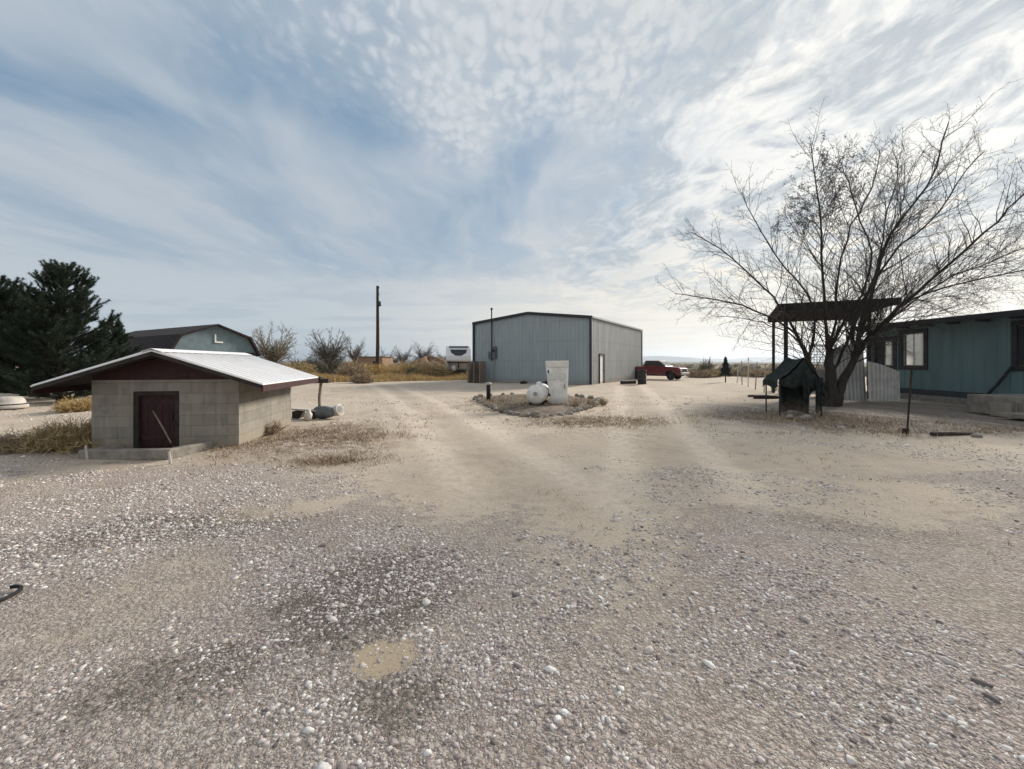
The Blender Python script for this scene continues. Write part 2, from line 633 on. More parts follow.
def ground_mat():
    m, g, b = new_mat('gravel_ground')
    x, y, z = g.sep(g.coord())
    p = g.vec(x, y, 0)
    n_big = g.noise(p, .22, 5, .6)
    n_mid = g.noise(p, .9, 6, .62)
    n_fine = g.noise(p, 5, 6, .65)
    wx = x + (n_mid - .5) * 1.6
    wy = y + (n_big - .5) * 3 + (n_mid - .5) * 1.4
    # how stony: close to the eye and to the left, less along the worn drive
    stony = g.sstep(wy, 3.4, 8.2, 1.0, 0.0)
    drive = g.ell(wx, wy, (-.2, 7.2), (1.7, 4.0), R(-12), .3, 1.2)
    drive = drive.max(g.ell(wx, wy, (3.2, 7.2), (4.2, 2.4), R(12), .3, 1.2))
    drive = drive.max(g.ell(wx, wy, (.9, 4.2), (1.25, 2.9), R(-14), .1, 1.35) * .85)
    drive = drive.max(g.ell(wx, wy, (4.4, 4.9), (2.2, 1.1), R(15), .1, 1.3) * .7)
    drive = drive.max(g.ell(wx, wy, (-4.2, 7.2), (4.0, .9), R(0), .3, 1.3) * .7)
    drive = drive.max(g.ell(wx, wy, (-2.6, 3.0), (.8, .9), R(30), .2, 1.3) * .6)
    drive = drive.max(g.ell(wx, wy, (3.0, 2.9), (.9, 1.2), R(-40), .2, 1.3) * .5)
    drive = drive.max(g.ell(wx, wy, (-2.45, 4.7), (.7, .5), 0, .4, 1.3) * .9)
    stony = (stony * 1.05 - drive * .75).max(g.ell(wx, wy, (6.6, 5.6), (1.8, .8), 0, .3, 1.2) * .8)
    stony = stony.max(g.ell(wx, wy, (-4.6, 5.4), (3.2, 1.5), 0, .4, 1.2) * .85).clamp()
    # pebble pattern in three sizes
    dirt = g.mix(g.sstep(n_mid, .35, .7), (.52, .43, .335), (.415, .345, .275))
    dirt = g.mix(g.sstep(n_big, .45, .65) * .5, dirt, (.56, .475, .385))
    dirt = g.mix(g.sstep(n_fine, .5, .75) * .42, dirt, (.34, .275, .215))
    jit = g.vm('ADD', p, g.vm('SCALE', g.noise(p, 9, 3, .6, 0, True), scale=.05))
    cols = []
    hs = None
    for sc, w in ((26, .9), (60, .7), (120, .5)):
        r = g.sep(g.voro(jit, sc, 'F1', 'Color'))[0]
        d = g.voro(jit, sc, 'F1', 'Distance')
        cols.append(g.ramp(r, [(0, (.18, .15, .14)), (.25, (.38, .325, .30)), (.5, (.52, .445, .41)), (.75, (.64, .575, .53)), (1, (.82, .775, .73))]))
        h = g.sstep(d, .15, .65, 1.0, 0.0) * w
        hs = h if hs is None else hs.max(h)
    pick = g.noise(p, 11, 4, .7)
    peb = g.mix(g.sstep(pick, .42, .52), cols[0], cols[1])
    peb = g.mix(g.sstep(g.noise(p, 17, 3, .7), .46, .58), peb, cols[2])
    peb = g.mix(.38, peb, dirt)
    tint = g.noise(p, .8, 3, .5)
    cellr = g.sep(g.voro(jit, 60, 'F1', 'Color'))
    peb = g.mix(g.sstep(tint + (cellr[1] - .5) * .5, .46, .62) * .6, peb, g.mix(1, peb, (.90, .80, .87), 'MULTIPLY'))
    peb = g.mix(g.sstep(g.noise(p, 1.1, 4, .6) + (cellr[2] - .5) * .4, .52, .68) * .55, peb, g.mix(1, peb, (.62, .62, .62), 'MULTIPLY'))
    peb = g.mix(g.sstep(hs, .05, .3, .55, .10), peb, (.12, .10, .086))
    peb = g.mix(g.sstep(g.noise(p, 8, 5, .75), .48, .62) * .42, peb, g.mix(1, peb, (.62, .59, .57), 'MULTIPLY'))
    speck = g.noise(p, 22, 4, .75)
    dirt = g.mix(g.sstep(speck, .52, .68) * .35, dirt, (.27, .215, .17))
    dirt = g.mix(g.sstep(speck, .46, .34) * .35, dirt, (.66, .58, .49))
    sparse = g.sstep(n_fine + (stony - .5) * .9, .42, .62)
    col = g.mix(sparse * (stony * .70 + .22), dirt, peb)
    # single chips, pale and dark, lying in the dirt as well
    for sc, lo, amt in ((34, .86, .8), (75, .80, .75), (160, .76, .6)):
        rc = g.sep(g.voro(jit, sc, 'F1', 'Color'))
        dd = g.voro(jit, sc, 'F1', 'Distance')
        dot_ = g.sstep(dd + (rc[2] - .5) * .2, .26, .40, 1.0, 0.0)
        col = g.mix(dot_ * g.m('GREATER_THAN', rc[0], lo) * amt * (stony * .6 + .4), col, (.70, .66, .61))
        col = g.mix(dot_ * g.m('GREATER_THAN', rc[1], lo + .04) * amt * (stony * .7 + .3), col, (.15, .125, .115))
    # stains and zones of the ground, one with shade painted in
    ww = g.vec(x + (n_fine - .5) * .5, y + (n_fine - .5) * .5 + (n_mid - .5) * .6, 0)
    ex, ey, _ = g.sep(ww)
    dark = g.ell(ex, ey, DARK[0], DARK[1], 0, .3, 1.25)
    dark = dark.max(g.ell(ex, ey, (-.55, 2.05), (.35, .3), 0, .3, 1.2) * .8)
    dark = dark.max(g.ell(ex, ey, (-1.7, 2.2), (.55, .30), R(20), .3, 1.3) * .65)
    dark = dark.max(g.ell(ex, ey, (-3.4, 4.1), (1.7, .45), R(12), .3, 1.3) * .75)
    dark = dark.max(g.ell(ex, ey, (-4.6, 3.4), (1.2, .35), R(10), .3, 1.3) * .5)
    dark = dark.max(g.sstep(g.noise(p, 1.6, 6, .68), .55, .68) * g.sstep(x + y * .3, 1.2, -1.0) * g.sstep(y, 7.5, 5.0, 1.0, 0.0) * .75)
    dark = dark.max(g.sstep(g.noise(p, 2.3, 6, .68), .58, .70) * g.sstep(y, 7, 4.5, 1.0, 0.0) * .5)
    dark = dark.max(g.ell(ex, ey, (3.3, 4.3), (1.6, .5), R(-20), .2, 1.3) * .45)
    grit = g.noise(p, 14, 5, .75)
    dark = g.sstep(dark + (grit - .5) * 2.2 + (cellr[0] - .5) * .9, .28, .85) * g.sstep(dark, .0, .5)
    col = g.mix(dark * .85, col, g.mix(1, col, (.40, .40, .37), 'MULTIPLY'))
    # brown litter and weeds worked into the soil
    lit = g.ell(ex, ey, (-3.9, 9.0), (1.6, 2.4), R(25), .3, 1.3)
    lit = lit.max(g.ell(ex, ey, (-3.1, 7.0), (.8, .5), 0, .3, 1.2) * .8)
    lit = lit.max(g.ell(ex, ey, (2.0, 11.6), (1.9, 1.5), R(15), .3, 1.3))
    lit = lit.max(g.ell(ex, ey, (8.6, 12.2), (3.4, 2.6), R(-20), .4, 1.3))
    lit = lit.max(g.ell(ex, ey, (11.5, 9.9), (4.5, .8), 0, .3, 1.3) * .8)
    lit = lit.max(g.ell(ex, ey, (-9.5, 8.0), (2.2, .9), 0, .4, 1.2) * .8)
    brown = g.mix(g.sstep(n_fine, .4, .62), (.20, .145, .095), (.115, .085, .062))
    col = g.mix(lit * g.sstep(g.noise(p, 3.2, 6, .7), .38, .56) * .85, col, brown)
    yard = g.ell(wx, wy, (13.0, 13.4), (7.4, 4.9), R(8), .6, 1.12)  # grey dirt, with the shade of tree, pergola and house painted in
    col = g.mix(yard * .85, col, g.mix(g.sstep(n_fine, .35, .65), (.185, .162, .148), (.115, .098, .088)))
    sand = g.ell(x + (n_fine - .5) * .22, y + (n_fine - .5) * .22, SAND[0], SAND[1], R(5), .30, 1.25)
    sand = g.sstep(sand + (grit - .5) * 1.4, .30, .75)
    sand = sand.max(g.ell(ex, ey, (-.42, 2.55), (.2, .16), 0, .3, 1.2) * .45)
    col = g.mix(sand * .92, col, g.mix(g.noise(p, 40, 4, .6), (.54, .435, .305), (.38, .30, .21)))
    # wheel tracks: one way bends left past the stone bed, one right towards the shop door
    dyl = (y - 5).max(0)
    xl = x - (.3 - dyl * .30 - dyl * dyl * .003) + (n_mid - .5) * .5
    xr = x - (2.3 + (y - 6) * .25) + (n_mid - .5) * .5
    trk = None
    for c in (xl, xr):
        t_ = g.sstep(g.m('ABSOLUTE', g.m('ABSOLUTE', c) - .8), .12, .42, 1.0, 0.0)
        mid_ = g.sstep(g.m('ABSOLUTE', c), .1, .45, 1.0, 0.0)
        w_ = t_ - mid_ * .6
        trk = w_ if trk is None else trk + w_
    onr = g.sstep(y + (n_mid - .5) * 3, 3.5, 6.5) * g.sstep(y, 26, 36, 1.0, 0.0)
    col = g.mix((trk.max(0) * onr * .55 * g.sstep(g.noise(p, 7, 5, .72), .36, .58, .25, 1.0) * 1.25).clamp(), col, (.66, .565, .46))
    col = g.mix(((trk * -1).max(0) * onr * .6 * g.sstep(n_fine, .35, .6, .3, 1.0)).clamp(), col, (.33, .275, .215))
    # older tracks
    tr = g.noise(g.vec(x * 1.6 + y * .55, y * .10, 5), 1.4, 5, .55)
    col = g.mix(g.sstep(tr, .52, .66) * g.sstep(wy, 6, 12) * .5, col, (.55, .475, .385))
    # dry field farther out
    far = g.sstep(y + (n_big - .5) * 22 - g.m('ABSOLUTE', x - 4) * .25, 44, 62)
    fcol = g.mix(g.sstep(g.noise(p, .05, 6, .65), .4, .62), (.34, .26, .155), (.20, .16, .11))
    col = g.mix(far, col, fcol)
    valley = g.sstep(y, 150, 500)
    col = g.mix(valley, col, g.mix(g.noise(p, .004, 6, .7), (.22, .19, .15), (.13, .13, .115)))
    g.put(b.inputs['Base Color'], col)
    b.inputs['Roughness'].default_value = .95
    b.inputs['Specular IOR Level'].default_value = .12
    near = g.sstep(y, 4, 26, 1.0, .25)
    h = hs * sparse * (1 - sand) * .55 + n_fine * .8 + g.noise(p, 45, 4, .7) * .35 + n_mid * 1.2
    g.put(b.inputs['Normal'], g.bump(h * near, .75, .028))
    return m


def relief(x, y):
    """low waves of the yard, in metres"""
    k = np.clip((y - 1.0) / 3, 0, 1) * np.clip((40 - y) / 10, 0, 1) * 1.0
    return (.018 * np.sin(x * 1.3 + .7 * np.sin(y * .9)) + .014 * np.sin(y * 2.1 + x * .6) + .010 * np.sin(x * 3.7 - y * 2.3)) * k - .012


def make_ground():
    xs = np.concatenate([[-9000, -3000, -900, -300, -120, -60, -40], np.arange(-30, 30.01, .35), [40, 60, 120, 300, 900, 3000, 9000]])
    ys = np.concatenate([[-9000, -2000, -300, -60, -20], np.arange(-6, 42, .35), [48, 60, 90, 150, 300, 900, 3000, 9000]])
    gx, gy = np.meshgrid(xs, ys)
    gz = relief(gx, gy)
    nx, ny = len(xs), len(ys)
    v = np.stack([gx.ravel(), gy.ravel(), gz.ravel()], 1)
    i = np.arange(nx * ny).reshape(ny, nx)
    f = np.stack([i[:-1, :-1].ravel(), i[:-1, 1:].ravel(), i[1:, 1:].ravel(), i[1:, :-1].ravel()], 1)
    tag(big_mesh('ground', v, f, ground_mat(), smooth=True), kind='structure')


make_ground()


def rel(x, y):
    return float(relief(np.float64(x), np.float64(y)))


# loose stones lying on the ground: nobody could count them
def make_gravel():
    rng = np.random.default_rng(3)
    t = (1 + 5 ** .5) / 2
    ico = np.array([(-1, t, 0), (1, t, 0), (-1, -t, 0), (1, -t, 0), (0, -1, t), (0, 1, t), (0, -1, -t), (0, 1, -t), (t, 0, -1), (t, 0, 1), (-t, 0, -1), (-t, 0, 1)]) / 1.9
    fc = np.array([(0, 11, 5), (0, 5, 1), (0, 1, 7), (0, 7, 10), (0, 10, 11), (1, 5, 9), (5, 11, 4), (11, 10, 2), (10, 7, 6), (7, 1, 8), (3, 9, 4), (3, 4, 2), (3, 2, 6), (3, 6, 8), (3, 8, 9), (4, 9, 5), (2, 4, 11), (6, 2, 10), (8, 6, 7), (9, 8, 1)])
    px, py, ps = [], [], []
    for y0, y1, dens, lo, hi in ((1.2, 2.6, 4800, .0044, .0150), (2.6, 4.2, 2900, .0055, .0170), (4.2, 6.5, 1200, .007, .019), (6.5, 10, 280, .009, .021), (10, 20, 30, .016, .038)):
        w = 1.32 * y1
        n = int(2 * w * (y1 - y0) * dens)
        x = rng.uniform(-w, w, n)
        y = rng.uniform(y0, y1, n)
        s = (lo + (hi - lo) * rng.random(n) ** 3.2) * np.exp(rng.normal(0, .25, n))
        big = rng.random(n) < .007
        s[big] *= rng.uniform(1.4, 2.3, big.sum())
        # patchy: bare tracks and thick drifts
        q = np.sin(x * 1.1 + 1.3 * np.sin(y * .8)) + np.sin(y * 1.7 + x * .7 + 2) + .7 * np.sin(x * 2.9 - y * 1.9)
        q = q + .8 * np.sin(x * 5.1 + 2 * np.sin(y * 3.3)) + .8 * np.sin(y * 6.3 + 1.7 * np.sin(x * 4.1)) + .5 * np.sin(x * 11 + y * 9)
        keep = .44 + .29 * q - .40 * (1.15 * np.exp(-(((x - .8) / 1.0) ** 2 + ((y - 4.3) / 2.1) ** 2)) + np.exp(-(((x - 4.4) / 1.6) ** 2 + ((y - 4.9) / .8) ** 2)) + np.exp(-(((x + 2.6) / .7) ** 2 + ((y - 3.0) / .7) ** 2)) + np.exp(-(((x - 3.0) / .8) ** 2 + ((y - 2.9) / .8) ** 2)))
        dr = np.exp(-(((x + .2) / 1.5) ** 2 + ((y - 7.2) / 3.0) ** 2)) + np.exp(-(((x - 3.2) / 3) ** 2 + ((y - 7.6) / 1.6) ** 2))
        keep -= .75 * dr + .8 * np.exp(-(((x + 2.45) / .6) ** 2 + ((y - 4.7) / .45) ** 2))
        keep += .6 * np.exp(-(((x + 1) / .8) ** 2 + ((y - 3.05) / .8) ** 2)) + .3 * np.exp(-(((x + 3.2) / 2.4) ** 2 + ((y - 3.4) / 1.4) ** 2))
        keep[((x - SAND[0][0]) / SAND[1][0]) ** 2 + ((y - SAND[0][1]) / SAND[1][1]) ** 2 < .9] = .22
        inside = (x > -7.9) & (x < -5.2) & (y > 7.3) & (y < 11.2)
        inside |= (x > 12) & (y > 9)
        keep[inside] = 0
        k = rng.random(n) < keep
        px.append(x[k]); py.append(y[k]); ps.append(s[k])
    x, y, s = np.concatenate(px), np.concatenate(py), np.concatenate(ps)
    n = len(x)
    v = np.repeat(ico[None], n, 0) * (1 + rng.uniform(-.34, .34, (n, 12, 1)))
    v *= np.stack([rng.uniform(.75, 1.4, n), rng.uniform(.65, 1.1, n), rng.uniform(.30, .62, n)], 1)[:, None, :]
    a = rng.uniform(0, 6.283, n)
    ca, sa = np.cos(a), np.sin(a)
    vx = v[:, :, 0] * ca[:, None] - v[:, :, 1] * sa[:, None]
    vy = v[:, :, 0] * sa[:, None] + v[:, :, 1] * ca[:, None]
    tilt = rng.normal(0, .25, n)
    vz = v[:, :, 2] + vx * tilt[:, None]
    v = np.stack([vx, vy, vz], 2) * s[:, None, None]
    v[:, :, 0] += x[:, None]
    v[:, :, 1] += y[:, None]
    v[:, :, 2] += (relief(x, y) + s * .02)[:, None]
    f = (fc[None] + (np.arange(n) * 12)[:, None, None]).reshape(-1, 3)
    mt = island_mat('loose_stone', [(0, (.16, .135, .13)), (.05, (.31, .26, .245)), (.25, (.47, .40, .375)), (.55, (.59, .51, .48)), (.78, (.68, .61, .565)), (.88, (.76, .72, .67)), (1, (.90, .87, .83))], .9, .25, 60, .2)
    tag(big_mesh('gravel', v.reshape(-1, 3), f, mt), 'loose pale and grey gravel scattered over the yard', 'gravel', kind='stuff')


make_gravel()


# ------------------------------------------------------------------ grass and weeds as blades
def blades(pts, h, w, lean, rng, per=1, spread=.0):
    """triangular blades standing at the points"""
    pts = np.repeat(np.asarray(pts, dtype=np.float64), per, 0)
    n = len(pts)
    if spread:
        pts[:, :2] += rng.normal(0, spread, (n, 2))
    hh = (h * rng.uniform(.45, 1.15, n)) if np.isscalar(h) else np.repeat(h, per) * rng.uniform(.45, 1.15, n)
    a = rng.uniform(0, 6.283, n)
    dx, dy = np.cos(a) * w, np.sin(a) * w
    l = rng.normal(0, lean, (n, 2)) * hh[:, None]
    v = np.zeros((n, 3, 3))
    v[:, 0] = pts
    v[:, 1] = pts
    v[:, 0, 0] -= dx; v[:, 0, 1] -= dy
    v[:, 1, 0] += dx; v[:, 1, 1] += dy
    v[:, 2] = pts
    v[:, 2, :2] += l
    v[:, 2, 2] += hh * .95
    return v.reshape(-1, 3), np.arange(n * 3).reshape(-1, 3)


STRAW = [(0, (.20, .13, .065)), (.3, (.36, .25, .12)), (.6, (.48, .36, .19)), (.85, (.40, .33, .16)), (1, (.56, .45, .28))]
STRAW_Y = [(0, (.22, .13, .06)), (.3, (.42, .28, .12)), (.7, (.54, .39, .17)), (1, (.62, .49, .26))]
BROWN = [(0, (.10, .07, .05)), (.3, (.24, .165, .105)), (.6, (.40, .30, .20)), (1, (.58, .48, .35))]
M['straw'] = leaf_mat('straw', STRAW)
M['straw_y'] = leaf_mat('yellow_straw', STRAW_Y)
M['brown_weed'] = leaf_mat('brown_weed', BROWN)
M['sage'] = leaf_mat('sage', [(0, (.05, .052, .04)), (.5, (.12, .115, .085)), (1, (.22, .20, .14))])


def make_fields():
    rng = np.random.default_rng(11)
    # strip of yellow grass beyond the drive on the left
    n = 9000
    t = rng.random(n)
    x = -30 + t * 26 + rng.normal(0, .8, n)
    y = 25 + t * 14 + rng.uniform(0, 16, n) * rng.random(n)
    k = (np.sin(x * .9 + y * .5) + np.sin(y * 1.3 - x * .4) + rng.normal(0, .5, n)) > -.5
    x, y = x[k], y[k]
    hump = .25 + .75 * np.clip(np.sin(x * .55 + 1) * np.sin(y * .4 + x * .2) + .3, 0, 1)
    v, f = blades(np.stack([x, y, x * 0], 1), (.62 * hump + .06), .024, .38, rng, 10, .2)
    tag(big_mesh('dry_grass', v, f, M['straw_y']), 'band of dry yellow grass along the far edge of the drive', 'grass', kind='stuff')
    # brown weeds on the ground near the well house, the island and the tree
    pts = []
    for cx, cy, rx, ry, m in ((-3.9, 9.2, 1.5, 2.0, 480), (-3.0, 7.0, .8, .4, 120), (2.2, 11.7, 1.7, 1.1, 420), (8.6, 12.0, 3.0, 2.0, 900), (11.5, 9.9, 4.0, .5, 320),
                              (-9.4, 8.6, 1.4, .5, 200), (-5.0, 8.2, .5, .8, 130), (.8, 16.3, 2.6, 2.4, 700)):
        q = rng.normal(0, .55, (m, 2)) * (rx, ry) + (cx, cy)
        pts.append(q)
    q = np.concatenate(pts)
    q = q[~((q[:, 0] > -8.5) & (q[:, 0] < -5.2) & (q[:, 1] > 8.1) & (q[:, 1] < 11.6))]
    inbed = (np.abs(q[:, 0] - .9) < 2.2) & (np.abs(q[:, 1] - 17) < 3.2) & (q[:, 1] > 14.6 - .2 * np.abs(q[:, 0] - .9) * 0)
    v, f = blades(np.stack([q[:, 0], q[:, 1], np.where(inbed, .10, -.01)], 1), .085, .007, .9, rng, 9, .10)
    tag(big_mesh('weed_litter', v, f, M['brown_weed']), 'brown dead weeds and litter lying on the bare yard', 'weeds', kind='stuff')
    # sparse pale stems
    n = 2600
    x = rng.uniform(-9, 9, n); y = rng.uniform(3.5, 13, n)
    k = (np.sin(x * 1.7) + np.sin(y * 1.3 + x) + rng.normal(0, .6, n) > .9) & ~((x > -8.7) & (x < -5.0) & (y > 7.0)) & ~((abs(x - .8) < 1.9) & (y > 5.5))
    v, f = blades(np.stack([x[k], y[k], x[k] * 0 - .01], 1), .06, .0035, .8, rng, 5, .03)
    tag(big_mesh('dead_grass', v, f, M['straw']), 'thin dead grass stems dotted over the gravel', 'grass', kind='stuff')
    # far scrub of the valley floor
    n = 5200
    y = 46 + 260 * rng.random(n) ** 1.8
    x = rng.uniform(-1.1, 1.3, n) * y
    k = ~((x > -25) & (x < 30) & (y < 50))
    x, y = x[k], y[k]
    s = rng.uniform(.35, .95, len(x))
    v, f = blades(np.stack([x, y, x * 0], 1), s, .05, .5, rng, 16, .35)
    tag(big_mesh('far_scrub', v, f, M['sage']), 'low grey brown scrub covering the valley floor far away', 'scrub', kind='stuff')


make_fields()


# ------------------------------------------------------------------ hills
def make_hills():
    m, g, b = new_mat('hill')
    n = g.noise(g.coord(), .002, 6, .6)
    g.put(b.inputs['Base Color'], g.mix(n, (.20, .18, .15), (.12, .115, .10)))
    b.inputs['Roughness'].default_value = 1
    rng = np.random.default_rng(5)
    xs = np.linspace(-7000, 9000, 170)
    ys = np.linspace(5600, 8200, 24)
    gx, gy = np.meshgrid(xs, ys)
    prof = 88 + 30 * np.sin(xs * .0011 + 1) + 18 * np.sin(xs * .0031 + .4) + 9 * np.sin(xs * .0083) + 5 * np.sin(xs * .021)
    prof *= np.clip((xs + 1500) / 2600, .25, 1) * np.clip((8000 - xs) / 4000, .5, 1)
    rise = np.sin(np.clip((ys - 5600) / 2600, 0, 1) * np.pi) ** .8
    gz = prof[None] * rise[:, None] * (1 + .12 * np.sin(gx * .009 + gy * .004)) + 0
    gz[0] -= 3
    v = np.stack([gx.ravel(), gy.ravel(), gz.ravel() - .5], 1)
    i = np.arange(gx.size).reshape(gx.shape)
    f = np.stack([i[:-1, :-1].ravel(), i[:-1, 1:].ravel(), i[1:, 1:].ravel(), i[1:, :-1].ravel()], 1)
    tag(big_mesh('hills', v, f, m, smooth=True), kind='structure')


make_hills()

# ------------------------------------------------------------------ block well house with a white metal roof
def make_well_house():
    o = Vector((-6.40, 7.98, 0))                  # middle of the front wall; local x right, local y back
    t = thing('well_house', 'low grey block well house with white metal roof and dark red door', 'well house', o, R(10))
    W, L, H = 1.215, 3.0, 1.27
    dx0, dx1, dh = -.56, .20, 1.06                # door opening
    th = .2
    w = MB()
    w.box(((-W + dx0) / 2, th / 2, H / 2), (dx0 + W, th, H))
    w.box(((dx1 + W) / 2, th / 2, H / 2), (W - dx1, th, H))
    w.box(((dx0 + dx1) / 2, th / 2, (dh + H) / 2), (dx1 - dx0, th, H - dh))
    w.box((-W + th / 2, (L + th) / 2, H / 2), (th, L - th, H))
    w.box((W - th / 2, (L + th) / 2, H / 2), (th, L - th, H))
    w.box((0, L - th / 2, H / 2), (2 * W - 2 * th, th, H))
    w.build('wall', M['block'], t)
    # roof: two slopes, ridge along local y
    ex, ez, rzg = 1.80, 1.20, 1.81
    y0, y1 = -.45, L + .30
    for yy in (.02, L - .06):
        gab = MB()
        gab.prism([(-W, yy, H), (W, yy, H), (W, yy, H + .07), (0, yy, rzg - .075), (-W, yy, H + .07)], (0, .05, 0))
        gab.build('gable', M['red_trim'], t)
    rf = MB()
    for s in (-1, 1):
        a, b2 = Vector((0, 0, rzg)), Vector((s * ex, 0, ez))
        n = 22
        # ribbed sheet: small upright ribs on a thin slab
        rf.prism([(0, y0, rzg), (s * ex, y0, ez), (s * ex, y0, ez - .022), (0, y0, rzg - .022)], (0, y1 - y0, 0))
        for k in range(17):
            yy = y0 + .03 + k * (y1 - y0 - .06) / 16
            rf.prism([(s * .03, yy - .02, rzg - .006), (s * .03, yy + .02, rzg - .006), (s * .03, yy, rzg + .016)], (s * (ex - .03), 0, ez - rzg))
    roof = rf.build('roof', M['white_roof'], t)
    rc = MB()
    rc.prism([(-.16, y0 - .01, rzg - .028), (0, y0 - .01, rzg + .022), (.16, y0 - .01, rzg - .028), (.16, y0 - .01, rzg - .022), (0, y0 - .01, rzg + .030), (-.16, y0 - .01, rzg - .022)], (0, y1 - y0 + .02, 0))
    rc.build('ridge_cap', M['white_roof'], roof)
    dk = MB()
    for s in (-1, 1):
        dk.prism([(s * .005, y0 + .03, rzg - .027), (s * (ex - .03), y0 + .03, ez - .019), (s * (ex - .03), y0 + .03, ez - .05), (s * .005, y0 + .03, rzg - .058)], (0, y1 - y0 - .06, 0))
    dk.build('roof_deck', M['wood_dark'], roof)
    for s in (-1, 1):
        MB().box((s * (ex - .012), (y0 + y1) / 2, ez - .085), (.03, y1 - y0 - .02, .12)).build('fascia', M['red_trim'], roof)
    for s in (-1, 1):
        for yy in (y0 + .012, y1 - .012):
            MB().prism([(s * .004, yy - .012, rzg - .03), (s * (ex - .03), yy - .012, ez - .025), (s * (ex - .03), yy - .012, ez - .085), (s * .004, yy - .012, rzg - .095)], (0, .022, 0)).build('barge_board', M['wood_dark'], roof)
    fr = MB()
    fr.box((dx0 + .04, .09, dh / 2), (.075, .14, dh))
    fr.box((dx1 - .04, .09, dh / 2), (.075, .14, dh))
    fr.box(((dx0 + dx1) / 2, .09, dh - .04), (dx1 - dx0 - .15, .14, .075))
    fr.build('door_frame', M['wood_dark'], t)
    d = MB()
    dw = dx1 - dx0 - .16
    for k in range(5):
        d.box((dx0 + .08 + (k + .5) * dw / 5, .10, (dh - .08) / 2), (dw / 5 - .006, .035, dh - .09))
    for zz in (.2, .85):
        d.box(((dx0 + dx1) / 2, .074, zz), (dw - .03, .022, .09))
    door = d.build('door', M['red_door'], t)
    MB().box((dx1 - .16, .07, .58), (.03, .03, .13)).build('handle', M['rust'], door)
    cb = MB()
    ring = [Vector((-.66, -.09, .04)), Vector((-.90, -.58, .04)), Vector((.46, -.78, .04)), Vector((.76, -.09, .04))]
    for q0, q1, w_, top in ((ring[0], ring[1], .14, .17), (ring[1] + Vector((-.06, .0, 0)), ring[2] + Vector((.07, -.01, 0)), .15, .18), (ring[2], ring[3], .14, .174)):
        cb.bar(q0, q1, w_, top)
    cb.build('entry_curb', M['concrete'], t, bevel=.02)
    return t


make_well_house()


def simple(name, mb_, m, label, cat, group=None, smooth=False, bevel=0.0):
    return tag(mb_.build(name, m, None, smooth, bevel), label, cat, group)


# stick leaning on the door
b2 = Vector((-6.2, 7.6, .2))
simple('stick', MB(b2).tube([at(153, 411, 7.90), at(163, 428, 7.72), at(171, 443, 7.50)], [.012, .014, .011], 6), M['wood_grey'], 'thin pale stick leaning across the dark red door', 'stick')
for px, py, d, h, lab in ((87, 456, 7.12, .22, 'pale stake at the left corner of the concrete door curb'), (170, 460, 6.88, .17, 'pale stake at the right front of the concrete door curb')):
    p = gp(px, 362 + CH * F / d)
    simple('stake', MB(p).tube([p + Vector((.01, 0, -.05)), p + Vector((-.02, 0, h))], [.020, .017], 6), M['lattice'], lab, 'stake', 'stakes at the door curb')


# ------------------------------------------------------------------ gambrel barn
def make_barn():
    d = 26.0
    o = at(216, 362, d)
    o.z = 0
    t = thing('gambrel_barn', 'teal gambrel barn with dark shingle roof behind the low block well house', 'barn', o, R(60))
    a = 2.35
    prof = [(-a, 0), (-a, 2.25), (-1.85, 3.12), (0, 3.80), (1.85, 3.12), (a, 2.25), (a, 0)]
    L = 11.0
    MB().prism([(x, 0, z) for x, z in prof], (0, L, 0)).build('wall', M['barn_teal'], t)
    rf = MB()
    out = [(-a - .22, 2.05), (-1.93, 3.17), (0, 3.88), (1.93, 3.17), (a + .22, 2.05)]
    inn = [(x * .965, z - .10) for x, z in out]
    inn[2] = (0, 3.79)
    for k in range(4):
        q = [out[k], out[k + 1], inn[k + 1], inn[k]]
        rf.prism([(x, -.30, z + .012) for x, z in q], (0, L + .6, 0))
    roof = rf.build('roof', M['shingle'], t)
    tr = MB()
    tr.box((0, -.03, 2.12), (2 * a - .1, .05, .14))
    tr.build('belt_board', M['dark_trim'], t)
    b = MB()
    b.box((-.05, -.03, 3.02), (.08, .05, .52))
    b.box((.17, -.03, 2.80), (.40, .05, .09))
    b.build('hinge_plate', M['white_paint'], t)
    return t


make_barn()


